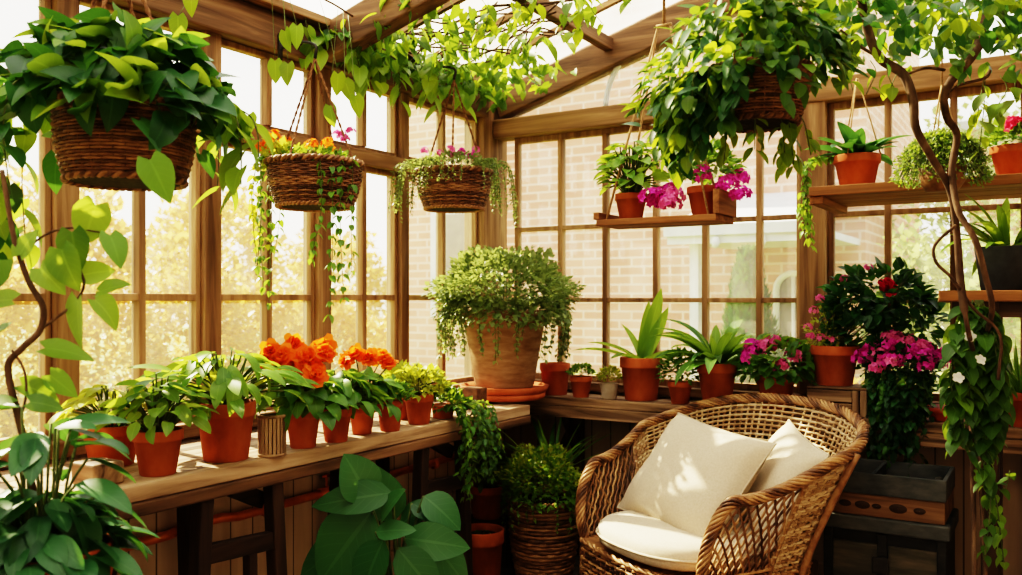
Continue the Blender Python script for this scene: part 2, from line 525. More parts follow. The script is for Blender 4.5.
def mini(mb, p, d, n, L, W, mi=0):
    """small folded leaf of four triangles"""
    d = d.normalized(); sd = d.cross(n)
    if sd.length < 1e-4:
        sd = d.orthogonal()
    sd.normalize(); n = sd.cross(d)
    p = V(p)
    vs = [p, p + d * (L * .45) - sd * (W / 2) + n * (W * .15), p + d * (L * .5), p + d * (L * .45) + sd * (W / 2) + n * (W * .15), p + d * L - n * (L * .12)]
    mb.add(vs, [(0, 2, 1), (0, 3, 2), (1, 2, 4), (2, 3, 4)], mi, [(0.5, 0), (0, .5), (.5, .5), (1, .5), (.5, 1)])


def bush(mb, c, rad, n, L, W, mi=0, zmin=-0.3, inner=0.55, up=0.25, small=True, prof='ovate', jit=0.6, drp=0.0):
    c = V(c)
    for _ in range(n):
        u = rdir(zmin, 1.0)
        k = rnd(inner, 1.0) ** 0.6
        lump = 1 + 0.13 * math.sin(u.x * 5 + c.x * 9) * math.sin(u.y * 6 + c.y * 7) + 0.08 * math.sin(u.z * 9)
        p = c + V((u.x * rad[0], u.y * rad[1], u.z * rad[2])) * k * lump
        d = (u + rdir() * jit + V((0, 0, up))).normalized()
        nn = (V((0, 0, 1)) + u * 0.6 + rdir() * 0.4)
        s = rnd(0.7, 1.25)
        if small:
            mini(mb, p, d, nn, L * s, W * s, mi)
        else:
            leaf(mb, p, d, nn, L * s, W * s, bend=rnd(.2, .9) + drp, fold=rnd(.05, .25), prof=prof, mi=mi)


def twigs(mb, c, rad, n, mi=1, base=(0, 0, 0), r=0.0018):
    for _ in range(n):
        u = rdir(0.0, 1.0)
        e = V(c) + V((u.x * rad[0], u.y * rad[1], u.z * rad[2])) * 0.8
        b = V(base) + V((rnd(-.02, .02), rnd(-.02, .02), 0))
        m = (b + e) / 2 + V((0, 0, .02))
        mb.tube(spline([b, m, e], 3), r, 4, mi)


def rosette(mb, n, L, W, el=(20, 80), bend=(0.6, 1.5), prof='strap', mi=0, base=(0, 0, 0), br=0.02, wave=0.0, fold=0.15):
    for i in range(n):
        a = i * 2.39996 + rnd(-.3, .3)
        e = math.radians(rnd(*el))
        d = V((math.cos(a) * math.cos(e), math.sin(a) * math.cos(e), math.sin(e)))
        nn = V((-math.cos(a) * math.sin(e), -math.sin(a) * math.sin(e), math.cos(e)))
        s = rnd(.75, 1.15)
        p = V(base) + V((math.cos(a) * br * rnd(.2, 1), math.sin(a) * br * rnd(.2, 1), 0))
        leaf(mb, p, d, nn, L * s, W * s, bend=rnd(*bend), fold=fold, prof=prof, mi=mi, twist=rnd(-.3, .3), wave=wave)


def broad(mb, n, reach, height, L, W, prof='ovate', mi=0, smi=1, base=(0, 0, 0), br=0.03, droop=0.5, hmin=0.3, az=None, pr=0.003):
    """leaves on petioles"""
    for i in range(n):
        a = i * 2.39996 + rnd(-.35, .35) if az is None else rnd(*az)
        q = (i + .5) / n
        rr = reach * math.sqrt(q) * rnd(.75, 1.1)
        h = height * (hmin + (1 - hmin) * (1 - q) ** 0.7) * rnd(.85, 1.1)
        b = V(base) + V((math.cos(a) * br * rnd(0, 1), math.sin(a) * br * rnd(0, 1), 0))
        e = V(base) + V((math.cos(a) * rr, math.sin(a) * rr, h))
        m = b.lerp(e, .5) + V((0, 0, .12 * height))
        pts = spline([b, m, e], 4)
        mb.tube(pts, pr, 4, smi)
        o = V((math.cos(a), math.sin(a), 0))
        s = rnd(.75, 1.15)
        d = (o + V((0, 0, rnd(-.35, .35))) + rdir() * .25).normalized()
        leaf(mb, e, d, V((0, 0, 1)) + o * .3 + rdir() * .25, L * s, W * s, bend=rnd(.3, .9) * droop * 2, fold=rnd(.05, .25), prof=prof, mi=mi, twist=rnd(-.4, .4))


def strand(mb, pts, step, L, W, mi=0, smi=1, r=0.0016, small=False, prof='heart', jit=0.5, hang=0.5):
    pts = spline(pts, 6)
    mb.tube(pts, r, 4, smi)
    acc = 0.0
    k = 0
    for i in range(1, len(pts)):
        seg = (pts[i] - pts[i - 1])
        acc += seg.length
        while acc > step:
            acc -= step
            k += 1
            o = rdir(-.3, .3)
            d = (o * 0.9 + V((0, 0, -hang)) + seg.normalized() * .3 + rdir() * jit * .4).normalized()
            s = rnd(.65, 1.2)
            if small:
                mini(mb, pts[i], d, V((0, 0, 1)) + o, L * s, W * s, mi)
            else:
                leaf(mb, pts[i] + d * .006, d, V((0, 0, 1)) + o * .8 + rdir() * .3, L * s, W * s, bend=rnd(.2, .8), fold=rnd(.05, .2), prof=prof, mi=mi)


def hangpts(p, length, out=(0, 0), n=4, wob=0.03):
    p = V(p); L = [p]
    for i in range(1, n + 1):
        t = i / n
        k = min(1, t * 2.0)
        L.append(p + V((out[0] * k + rnd(-wob, wob), out[1] * k + rnd(-wob, wob), -length * t + 0.02 * (1 - t))))
    return L


def bloom(mb, c, up, R, n=12, mi=0, layers=3, flat=0.5):
    if isinstance(mb, FB):
        return mb.one(bloom, c, up, R, n, mi, layers, flat)
    c = V(c); up = V(up).normalized(); a0 = up.orthogonal().normalized(); b0 = up.cross(a0)
    for l in range(layers):
        e = 0.15 + 1.1 * l / max(1, layers - 1) if layers > 1 else 0.4
        m = max(3, int(n / layers))
        for k in range(m):
            a = 2 * PI * (k + .5 * l) / m + rnd(-.2, .2)
            o = a0 * math.cos(a) + b0 * math.sin(a)
            d = o * math.cos(e) + up * math.sin(e)
            leaf(mb, c, d, up * math.cos(e) - o * math.sin(e), R * (1.05 - .22 * l), R * .95, bend=-.2 + rnd(-.2, .2) + .5 * (l == 0), fold=rnd(-.1, .15), prof='round', mi=mi, wave=0.06)


def floret(mb, c, up, R, mi=0):
    c = V(c); up = V(up).normalized(); a0 = up.orthogonal().normalized(); b0 = up.cross(a0)
    t = rnd(0, 6)
    for k in range(5):
        a = 2 * PI * k / 5 + t
        o = a0 * math.cos(a) + b0 * math.sin(a)
        mini(mb, c, o + up * .35, up, R, R * .85, mi)


def cluster(mb, c, R, n, fr, mi=0, zmin=-.2):
    if isinstance(mb, FB):
        return mb.one(cluster, c, R, n, fr, mi, zmin)
    for _ in range(n):
        u = rdir(zmin, 1)
        floret(mb, V(c) + u * R * rnd(.75, 1.0), u + rdir() * .3, fr * rnd(.8, 1.2), mi)


# ------------------------------------------------------------------ pots and baskets
def pot_mesh(rt, h, rb=None, rim=True, saucer=False, seg=36):
    mb = MB()
    rb = rb or rt * 0.70
    if rim:
        rh = h * 0.24; ro = rt; rn = rt * 0.925
        prof = [(0.001, 0), (rb * .96, 0), (rb, h * .015), (rn, h - rh), (ro * .985, h - rh), (ro, h - rh * .85), (ro, h - .004), (ro * .985, h), (ro * .92, h), (ro * .90, h - .006), (ro * .87, h * .86)]
    else:
        prof = [(0.001, 0), (rb * .97, 0), (rb, .004), (rt, h * .97), (rt * .985, h), (rt * .93, h), (rt * .90, h * .86)]
    mb.lathe(prof, seg)
    return mb


def potted(name, label, loc, rt, h, rb=None, pm='terracotta', cat='potted plant', group=None, rim=True, rot=None, soil=True):
    t = thing(name, label, cat, loc, rnd(0, 6.28) if rot is None else rot, group)
    p = pot_mesh(rt, h, rb, rim).build('pot', pm, t)
    if soil:
        mb = MB(); mb.lathe([(rt * .885, h * .87), (rt * .5, h * .90), (0.001, h * .91)], 24)
        mb.build('soil', 'soil', p)
    return t


def wicker_body(mb, rt, rb, h, rows=14, stakes=26, amp=0.003, tr=0.0055, seg_per=4, bulge=0.06, z0=0.0, mi=0):
    seg = stakes * seg_per
    for i in range(rows):
        t = (i + .5) / rows
        R = rb + (rt - rb) * t + bulge * rt * math.sin(PI * t)
        z = z0 + h * t
        ph = PI * (i % 2)
        pts = [V(((R + amp * math.sin(stakes / 2 * a * 1.0 + ph)) * math.cos(a), (R + amp * math.sin(stakes / 2 * a + ph)) * math.sin(a), z)) for a in [2 * PI * k / seg for k in range(seg)]]
        mb.tube(pts, h / rows * 0.56, 5, mi, closed=True)
    for k in range(stakes):
        a = 2 * PI * (k + .5) / stakes
        pts = []
        for j in range(7):
            t = j / 6
            R = rb + (rt - rb) * t + bulge * rt * math.sin(PI * t)
            pts.append(V((R * math.cos(a), R * math.sin(a), z0 + h * t)))
        mb.tube(pts, amp * .75, 4, mi)


def braid_ring(mb, R, z, r=0.008, turns=26, mi=0):
    for s in range(2):
        n = turns * 6
        pts = []
        for k in range(n):
            a = 2 * PI * k / n
            b = a * turns + PI * s
            pts.append(V(((R + r * .7 * math.cos(b)) * math.cos(a), (R + r * .7 * math.cos(b)) * math.sin(a), z + r * .7 * math.sin(b))))
        mb.tube(pts, r * .8, 5, mi, closed=True)


def wicker_basket(parent, rt, rb, h, mat='wicker', rows=14, stakes=26):
    mb = MB()
    wicker_body(mb, rt, rb, h, rows, stakes)
    braid_ring(mb, rt * 1.01, h, 0.009)
    braid_ring(mb, rb * 1.02, 0.006, 0.007)
    mb.disc(rb * .97, 0.004, 24, 1)
    # inner lining so that no light leaks through
    mb.lathe([(rb * .93, .004), (rb * .5 + rt * .5 + .0 * rt, h * .5), (rt * .95, h * .96)], 24, 1)
    b = mb.build('basket', [mat, 'soil'], parent)
    s = MB(); s.lathe([(rt * .93, h * .90), (rt * .5, h * .95), (.001, h * .97)], 24)
    s.build('soil', 'soil', b)
    return b


def ropes(parent, rt, hz, apex, n=3, r=0.0045, mat='rope', a0=0.3, top=None):
    for k in range(n):
        a = a0 + 2 * PI * k / n
        p = V((rt * math.cos(a), rt * math.sin(a), hz))
        mb = MB()
        # two plies twisted around one another
        N = 40
        e = V(apex)
        d = (e - p); u = d.orthogonal().normalized(); w = d.normalized().cross(u)
        for s in range(2):
            pts = []
            for i in range(N + 1):
                t = i / N; b = t * d.length / 0.03 * 2 * PI * .5 + PI * s
                pts.append(p + d * t + (u * math.cos(b) + w * math.sin(b)) * r * .55)
            mb.tube(pts, r * .62, 5)
        mb.build('rope', mat, parent)
    if top is not None:
        mb = MB(); mb.tube([V(apex) - V((0, 0, .03)), V(apex), V(top)], r * 1.5, 6)
        mb.tube(spline([V(apex) + V((0.012 * math.cos(q), 0.012 * math.sin(q), -.02 + .006 * i)) for i, q in enumerate([0, 2, 4, 6, 8])], 3), r * .7, 4)
        mb.build('hanging_cord', mat, parent)
#==SPLIT==
# ================================================================== THE ROOM
random.seed(7)
ZB_L, ZB_R = 0.81, 0.82        # bench tops (left, back)
RSL = 0.285                    # roof slope


def roofz(x):
    return 2.43 + RSL * (x - XW)


struct(MB().box(XW - .1, 2.7, -1.3, YW + .1, -.08, 0).build('floor', 'floor', smooth=False))
struct(MB().box(XW - .09, XW, -1.2, YW, 0, .84).build('wall_left', 'panel_left', smooth=False))
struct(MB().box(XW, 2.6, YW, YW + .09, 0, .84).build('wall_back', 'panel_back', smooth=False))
wr = MB().box(2.6, 2.7, -1.3, YW + .1, 0, 3.4); wr.build('wall_right', 'plaster', smooth=False)['kind'] = 'structure'
b = MB(); b.box(XW - .1, 2.7, -1.3, -1.2, 0, .9); b.box(XW - .1, -.9, -1.3, -1.2, .9, 3.5); b.box(.9, 2.7, -1.3, -1.2, .9, 3.5); b.box(-.9, .9, -1.3, -1.2, 2.0, 3.5)
struct(b.build('wall_front', 'plaster', smooth=False))
root = bpy.data.objects.new('window_30', None); COL.objects.link(root); root['kind'] = 'structure'  # unseen window behind the camera, added for front fill light
b = MB(); b.add([(-.9, -1.25, .9), (.9, -1.25, .9), (.9, -1.25, 2.0), (-.9, -1.25, 2.0)], [(0, 1, 2, 3)]); b.build('window_glass', 'glass', root, smooth=False)
b = MB()
for x in (-.88, -.3, .3, .88):
    b.box(x - .03, x + .03, -1.29, -1.21, .9, 2.0)
b.build('window_frame', 'frameZ', root, smooth=False)
b = MB(); b.box(.55, 2.6, YW, YW + .09, .84, 2.9)
b.add([(.55, YW, 2.9), (2.6, YW, 2.9), (2.6, YW, 2.75), (.55, YW, 3.3)], [(0, 1, 2, 3)])
struct(b.build('wall_back_2', 'plaster', smooth=False))

# --- left wall windows
LY = [-1.2, -0.63, -0.08, 0.47, 1.02, 1.57, 2.12, 2.69, 3.22, 3.90]  # bays nearest the camera lie out of view, extended to admit light
tn = 0


def trim(mb, mat, bevel=.004):
    global tn
    tn += 1
    o = mb.build('trim_%d' % tn, mat, smooth=False, bevel=bevel)
    o['kind'] = 'structure'
    return o


for i, y in enumerate(LY[1:-1]):
    w = .036 if y < 3.0 else .028
    trim(MB().box(XW - .08, XW + .015, y - w, y + w, .85, 2.27), 'frameZ')
trim(MB().box(XW - .1, XW + .03, 3.86, YW + .1, 0.02, 2.44), 'frameZ')                      # corner post
trim(MB().box(XW - .08, XW + .02, -1.2, 3.86, 1.885, 1.95), 'frameY')                    # transom
trim(MB().box(XW - .1, XW + .05, -1.2, 3.88, 2.255, 2.40), 'rafterY', .008)                 # wall plate
trim(MB().box(XW - .02, XW + .10, -1.2, 3.88, 2.40, 2.435), 'frameY', .006)                # lip above the plate
trim(MB().box(XW - .09, XW + .05, -1.2, 3.86, .815, .865), 'frameY')                      # sill
wn = 0


def window_left(y0, y1):
    global wn
    wn += 1
    root = bpy.data.objects.new('window_%d' % wn, None); COL.objects.link(root); root['kind'] = 'structure'
    ym = (y0 + y1) / 2
    f = MB()
    for z0, z1 in ((.865, 1.885), (1.95, 2.255)):
        for ya, yb in ((y0, y0 + .02), (y1 - .02, y1)):
            f.box(XW - .05, XW - .012, ya, yb, z0, z1)
        f.box(XW - .05, XW - .012, y0 + .02, y1 - .02, z0, z0 + .022)
        f.box(XW - .05, XW - .012, y0 + .02, y1 - .02, z1 - .022, z1)
        f.box(XW - .05, XW - .006, ym - .013, ym + .013, z0 + .022, z1 - .022)
    f.box(XW - .05, XW - .008, y0 + .02, ym - .013, 1.29, 1.315)
    f.box(XW - .05, XW - .008, ym + .013, y1 - .02, 1.29, 1.315)
    f.build('window_frame', 'frameZ', root, smooth=False, bevel=.003)
    g = MB()
    for ya, yb in ((y0 + .02, ym - .013), (ym + .013, y1 - .02)):
        for z0, z1 in ((.887, 1.29), (1.315, 1.863), (1.972, 2.233)):
            x = XW - .035
            g.add([(x, ya, z0), (x, yb, z0), (x, yb, z1), (x, ya, z1)], [(0, 1, 2, 3)])
    g.build('window_glass', 'glass_left', root, smooth=False)


for i in range(len(LY) - 1):
    y0, y1 = LY[i], LY[i + 1]
    w0 = .036 if y0 < 3.0 else .028
    w1 = .036 if y1 < 3.0 else .028
    window_left(y0 + (w0 if i else 0), y1 - (w1 if i < len(LY) - 2 else .04))

# --- back wall windows
trim(MB().box(-.955, -.845, YW - .04, YW + .08, .82, 2.16), 'frameZ')                    # middle post
trim(MB().box(.45, .55, YW - .02, YW + .08, .84, 2.16), 'frameZ')
trim(MB().box(XW + .03, .55, YW - .05, YW + .08, 2.155, 2.255), 'frameX', .008)           # head rail
trim(MB().box(XW + .03, .55, YW - .06, YW + .09, .835, .875), 'frameX')                    # sill


def window_back(xs, name):
    root = bpy.data.objects.new(name, None); COL.objects.link(root); root['kind'] = 'structure'
    x0, x1 = xs[0], xs[-1]
    f = MB(); g = MB()
    z0, z1 = .875, 2.155
    ya, yb = YW + .012, YW + .05
    f.box(x0, x0 + .025, ya, yb, z0, z1); f.box(x1 - .025, x1, ya, yb, z0, z1)
    f.box(x0 + .025, x1 - .025, ya, yb, z0, z0 + .03); f.box(x0 + .025, x1 - .025, ya, yb, z1 - .03, z1)
    for x in xs[1:-1]:
        f.box(x - .013, x + .013, ya - .006, yb, z0 + .03, z1 - .03)
    ed = [x0 + .025] + [v for x in xs[1:-1] for v in (x - .013, x + .013)] + [x1 - .025]
    for k in range(0, len(ed), 2):
        for z in (1.29, 1.665):
            f.box(ed[k], ed[k + 1], ya - .003, yb, z - .011, z + .011)
        for za, zb in ((z0 + .03, 1.279), (1.301, 1.654), (1.676, z1 - .03)):
            g.add([(ed[k], YW + .03, za), (ed[k + 1], YW + .03, za), (ed[k + 1], YW + .03, zb), (ed[k], YW + .03, zb)], [(0, 1, 2, 3)])
    f.build('window_frame', 'frameZ', root, smooth=False, bevel=.003)
    g.build('window_glass', 'glass', root, smooth=False)


window_back([-2.46, -2.18, -1.925, -1.653, -1.404, -1.147, -.955], 'window_20')
window_back([-.845, -.60, -.35, -.10, .17, .45], 'window_21')
# gable light above the head rail, with its arched glazing bar
root = bpy.data.objects.new('window_22', None); COL.objects.link(root); root['kind'] = 'structure'
g = MB()
g.add([(XW + .03, YW + .03, 2.255), (.55, YW + .03, 2.255), (.55, YW + .03, roofz(.55)), (XW + .03, YW + .03, roofz(XW + .03))], [(0, 1, 2, 3)])
g.build('window_glass', 'glass', root, smooth=False)
f = MB(); f.tube([V((-1.57 + .355 * math.cos(a), YW + .02, 2.25 + .355 * math.sin(a))) for a in [PI * k / 24 for k in range(25)]], .014, 6)
f.build('window_frame', 'paint_pale', root)

# --- roof: glass between rafters, purlins and glazing bars
YR = [-1.29, 0.03, 1.35, 2.67, YW + .02]
for y in YR:
    b = MB()
    h = .15 if y < 3.9 else .15
    a0, a1 = (XW + .04, y, roofz(XW + .04) - .03 - h / 2), (.5, y, roofz(.5) - .03 - h / 2)
    b.beam(a0, a1, .085 if y < 3.9 else .11, h)
    trim(b, 'rafterX', .008)
for x in (-1.88, -1.02, -.18):
    for k in range(4):
        ya, yb = YR[k] + .045, YR[k + 1] - .055
        trim(MB().box(x - .025, x + .025, ya, yb, roofz(x) - .105, roofz(x) - .045), 'rafterY', .004)
trim(MB().box(.44, .56, -1.29, YW, roofz(.5) - .14, roofz(.5) + .02), 'frameY', .006)
croot = bpy.data.objects.new('ceiling', None); COL.objects.link(croot); croot['kind'] = 'structure'
g = MB(); bars = MB()
for k in range(4):
    ya, yb = YR[k], YR[k + 1]
    n = 4
    for j in range(n):
        p, q = ya + (yb - ya) * j / n, ya + (yb - ya) * (j + 1) / n
        g.add([(XW - .02, p, roofz(XW - .02)), (.5, p, roofz(.5)), (.5, q, roofz(.5)), (XW - .02, q, roofz(XW - .02))], [(0, 1, 2, 3)])
        if j:
            bars.beam((XW, p, roofz(XW) - .008), (.5, p, roofz(.5) - .008), .028, .035)
g.build('roof_glass', 'glass_roof', croot, smooth=False)
bars.build('glazing_bar', 'frameX', croot, smooth=False)
b = MB(); b.beam((.5, 1.35, roofz(.5) + .0), (2.65, 1.35, 2.72), 5.4, .06)
struct(b.build('ceiling_2', 'plaster', smooth=False))
# --- skirting on the back wall
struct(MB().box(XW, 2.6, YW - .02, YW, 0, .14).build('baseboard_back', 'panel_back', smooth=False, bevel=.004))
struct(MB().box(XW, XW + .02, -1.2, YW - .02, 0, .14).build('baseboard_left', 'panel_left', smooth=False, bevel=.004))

# ================================================================== OUTSIDE
struct(MB().box(-40, 30, -25, 45, -.35, -.25).build('ground', 'grass', smooth=False))
YBD = 9.0
bd = thing('brick_building', 'pale red brick building with arched window and canopy beyond the back windows', 'building', (-4.3, YBD, -.25))
MB().box(-2.9, 2.75, 0, 4, 0, 7).build('wall', 'brick', bd, smooth=False)
c = MB(); c.box(1.38, 2.7, -1.5, .0, 2.06, 2.12); c.box(1.34, 2.7, -1.56, -1.5, 2.03, 2.17); c.box(1.32, 2.7, -1.60, -1.56, 2.10, 2.19)
c.add([(1.34, -1.58, 2.19), (2.7, -1.58, 2.19), (2.7, 0, 2.62), (1.34, 0, 2.62)], [(0, 1, 2, 3)])
cc = c.build('canopy', 'paint_pale', bd, smooth=False)
MB().box(1.50, 1.58, -1.42, -1.3, 0, 2.06).build('post', 'paint_pale', bd, smooth=False)
for x in (1.8, 2.2, 2.6):
    MB().lathe([(.0, -.05), (.025, -.04), (.04, 0), (.03, .03), (.025, .05)], 14, o=(x, -1.6, 2.03)).build('bracket', 'paint_pale', cc)
# arched window
b = MB(); w = .17
arc = [(w * math.cos(a), 1.08 + w * math.sin(a)) for a in [PI * k / 14 for k in range(15)]]
b.add([(2.08 + x, -.03, .55 + z) for x, z in [(w, 0)] + arc + [(-w, 0)]], [tuple(range(17))])
aw = b.build('arched_window', 'darkglass', bd, smooth=False)
b = MB(); b.tube([V((2.08 + x, -.05, .55 + z)) for x, z in [(w, 0)] + arc + [(-w, 0)]], .035, 6)
for x in (-.0,):
    b.beam((2.08 + x, -.05, .55), (2.08 + x, -.05, 1.78), .03, .03)
b.build('window_surround', 'paint_pale', aw)
for x in (-2.0,):
    f = MB().box(x - .45, x + .45, -.06, 0, 1.3, 2.7).build('window_surround', 'paint_pale', bd, smooth=False)
    MB().box(x - .36, x + .36, -.07, -.055, 1.4, 2.6).build('pane', 'darkglass', f, smooth=False)
hs = thing('slate_roofed_house', 'far house with pale slate roof behind the trees at right', 'building', (2.2, 13.6, -.25))
MB().box(-3.2, 7, 0, 5, 0, 4.0).build('wall', 'brick', hs, smooth=False)
b = MB(); b.add([(-3.4, -.4, 3.9), (7.2, -.4, 3.9), (7.2, 2.6, 5.6), (-3.4, 2.6, 5.6)], [(0, 1, 2, 3)]); b.beam((-3.4, -.45, 3.85), (7.2, -.45, 3.85), .1, .12)
b.build('roof', 'slate', hs, smooth=False)


def blobtree(name, label, cat, loc, c, rad, n, L, mat, trunk=.06, group=None):
    t = thing(name, label, cat, loc, 0, group)
    m = MB(); bush(m, c, rad, n, L, L * .75, 0, zmin=-.9, inner=.35, jit=.9)
    m.build('crown', mat, t)
    s = MB(); s.tube([(0, 0, 0), (.02, .01, c[2] * .5), (0, 0, c[2])], trunk, 7); s.build('trunk', 'bark', t)
    return t


# conifer by the arched window
x, tt = at_y(748, 7.3)
t = thing('conifer', 'clipped cone shaped conifer in front of the brick building', 'tree', (x, 7.3, -.25))
m = MB()
for _ in range(3800):
    h = rnd(0, 1) ** 1.25; a = rnd(0, 2 * PI); R = .38 * (1 - h) ** .75 * (1 + .1 * math.sin(3 * a)) * rnd(.7, 1) + .02
    p = V((R * math.cos(a), R * math.sin(a), .06 + h * 1.86))
    mini(m, p, V((math.cos(a) * .6, math.sin(a) * .6, 1)) + rdir() * .4, V((math.cos(a), math.sin(a), .2)), .10, .045)
m.build('crown', 'conifer', t)
s = MB(); s.tube([(0, 0, 0), (0, 0, 1.6)], .03, 7); s.build('trunk', 'bark', t)
for i, (px, Y, zc, r, hh, mat, lb) in enumerate([
        (925, 7.7, .75, .48, 1.05, 'tree', 'pale green garden shrub behind the middle post of the back windows'),
        (985, 9.7, 1.6, .82, 1.6, 'tree', 'rounded pale green tree beyond the back window under the upper shelf'),
        (1070, 7.4, 1.0, .8, 1.2, 'tree', 'pale green tree beyond the back window at the far right'),
        (600, 5.9, .15, .6, .5, 'tree', 'low pale green bush below the brick wall behind the pot row'),
        (840, 6.0, .2, .45, .5, 'gold', 'yellow green low bush beside the conifer')]):
    x, tt = at_y(px, Y)
    blobtree('garden_tree' if zc > .8 else 'garden_bush', lb, 'tree' if zc > .8 else 'bush', (x, Y, -.25), (0, 0, zc + .25), (r, r, hh), int(2600 * max(1, r)), .09, mat)
for i, (px, X, zc, r, hh, lb) in enumerate([
        (10, -8.5, .45, .85, 1.25, 'golden bush beyond the leftmost window panes'),
        (105, -8.5, .35, 1.0, 1.2, 'golden bush outside the window behind the paired front pots'),
        (190, -8.5, .55, 1.0, 1.35, 'golden bush outside behind the tall leafy pot'),
        (265, -8.5, .3, .8, 1.15, 'golden bush outside behind the orange begonias'),
        (326, -8.5, .3, 1.0, 1.1, 'golden bush outside below the middle wicker basket'),
        (382, -8.5, -.0, .9, 1.0, 'golden bush outside below the corner wicker basket')]):
    dx, dy = ray(px); t = X / dx
    blobtree('golden_bush', lb, 'bush', (X, dy * t, -.25), (0, 0, zc + .25), (r, .50, hh), 3600, .10, 'gold', .08, 'golden bushes beyond the left windows')
for i, (px, X, zc, r) in enumerate([(50, -16, 2.0, 1.75), (215, -17, 2.2, 1.75), (335, -18, 1.6, 1.75)]):
    dx, dy = ray(px); t = X / dx
    blobtree('distant_tree', ['hazy distant tree seen over the golden bushes near the big hanging basket', 'hazy distant tree seen left of the middle hanging basket',
                              'hazy distant tree seen right of the middle hanging basket'][i], 'tree', (X, dy * t, -.25), (0, 0, zc + .25), (r, r, r * .9), 2600, .22, 'gold', .12)

# ================================================================== BENCHES
XF = -2.04
wb = thing('plant_bench', 'long weathered wooden plank bench on dark trestles under the left windows', 'bench', (-2.30, 1.6, 0))
m = MB()
nb = 3
for k in range(nb):
    xa = XW + .055 + (XF - XW - .055) * k / nb; xb = XW + .055 + (XF - XW - .055) * (k + 1) / nb
    m.box(xa + 2.30 + .0015, xb + 2.30 - .0015, -1.2, 1.86, ZB_L - .045, ZB_L)
m.build('tabletop', 'benchY', wb, smooth=False, bevel=.004)
MB().box(XF + 2.30 - .035, XF + 2.30 + .004, -1.2, 1.86, ZB_L - .085, ZB_L - .047).build('apron', 'rafterY', wb, smooth=False, bevel=.006)
for yc in (.20, 1.22):
    for dy in (-.13, .13):
        for x0, sx in ((.228, .0), (-.19, -.03)):
            m = MB(); m.beam((x0, yc + dy, ZB_L - .047), (x0 + sx, yc + dy * 1.35, 0), .046, .045, up=(0, 1, 0))
            m.build('leg', 'darkZ', wb, smooth=False, bevel=.004)
    m = MB()
    m.beam((.228, yc - .15, .565), (.228, yc + .15, .545), .03, .055)
    m.build('rail', 'darkY', wb, smooth=False, bevel=.003)
    m = MB(); m.beam((.17, yc + .02, .72), (.17, yc + .14, .66), .03, .05); m.build('brace', 'darkY', wb, smooth=False, bevel=.003)
    m = MB(); m.beam((.228, yc + .04, .525), (.228, yc + .05, 0.02), .03, .03, up=(0, 1, 0)); m.build('post', 'darkZ', wb, smooth=False)
bb = thing('plant_bench', 'weathered wooden plank bench along the back windows with dark braces beneath', 'bench', (-1.0, 3.85, 0))
m = MB()
for k in range(2):
    m.box(XW + .035 + 1.0, 3.4, -.13 + .13 * k + .0015, -.13 + .13 * (k + 1) - .0015 - .005, ZB_R - .04, ZB_R)
m.build('tabletop', 'benchX', bb, smooth=False, bevel=.004)
MB().box(XW + .035 + 1.0, 3.4, -.135, -.10, ZB_R - .095, ZB_R - .042).build('apron', 'benchX', bb, smooth=False, bevel=.004)
for x in (-1.05, -.02, .95):
    m = MB(); m.beam((x, -.06, ZB_R - .05), (x, .12, .5), .04, .04, up=(1, 0, 0)); m.build('brace', 'darkZ', bb, smooth=False)
    m = MB(); m.beam((x, .11, ZB_R - .05), (x, .11, 0), .05, .03, up=(0, 1, 0)); m.build('leg', 'darkZ', bb, smooth=False)
m = MB(); m.beam((-.92, -.10, ZB_R - .05), (-1.12, .08, .55), .035, .035); m.build('brace', 'darkZ', bb, smooth=False)

# copper heating pipe
pp = thing('copper_pipe', 'copper heating pipe running along the panelled wall under the left bench', 'pipe', (XW + .05, 2.0, .5))
m = MB(); m.tube([(0, -3.0, -.005), (0, -.10, 0), (0, -.02, .012), (0, .12, .012), (0, .20, .0), (0, 1.75, .01)], .017, 12); m.build('pipe', 'copper', pp)
for y in (-1.1, -.35, .33, .85, 1.4):
    m = MB(); m.tube([(0, y - .012, 0), (0, y + .012, 0)], .024, 12); m.tube([(0, y, 0), (-.045, y, 0)], .007, 6); m.build('bracket', 'copper', pp)
m = MB(); m.tube([(0, .62, 0), (0, .70, 0)], .025, 12); m.tube([(0, .66, .02), (0, .66, .07)], .006, 6); m.tube([(0, .64, .07), (0, .68, .07)], .007, 6); m.build('valve', 'copper', pp)

# upper shelf on the back wall and the plant stand below it
sh = thing('wall_shelf', 'upper wooden plank shelf fixed across the back window at right', 'shelf', (-.8, 3.72, 1.69))
for k in range(3):
    ya = -.27 + .17 * k
    MB().box(0, 2.2, ya + .004, ya + .166, 0, .036).build('board', 'shelfX', sh, smooth=False, bevel=.004)
MB().box(.0, .05, -.25, .22, -.03, -.001).build('bracket', 'shelfY', sh, smooth=False, bevel=.003)
MB().box(1.0, 1.05, -.25, .22, -.03, -.001).build('bracket', 'shelfY', sh, smooth=False, bevel=.003)
ps = thing('plant_stand', 'tall dark wooden plant stand with plank top beside the crates', 'stand', (-.1, 3.45, 0))
MB().box(-.24, .8, -.10, .19, 1.288, 1.326).build('shelf', 'shelfX', ps, smooth=False, bevel=.004)
MB().box(-.20, .78, -.07, -.045, 1.235, 1.287).build('rail', 'darkX', ps, smooth=False)
for x, y in ((-.085, -.055), (.74, -.055), (.74, .15), (-.085, .17)):
    MB().box(x - .027, x + .027, y - .024, y + .024, 0, 1.288).build('leg', 'darkZ', ps, smooth=False, bevel=.003)

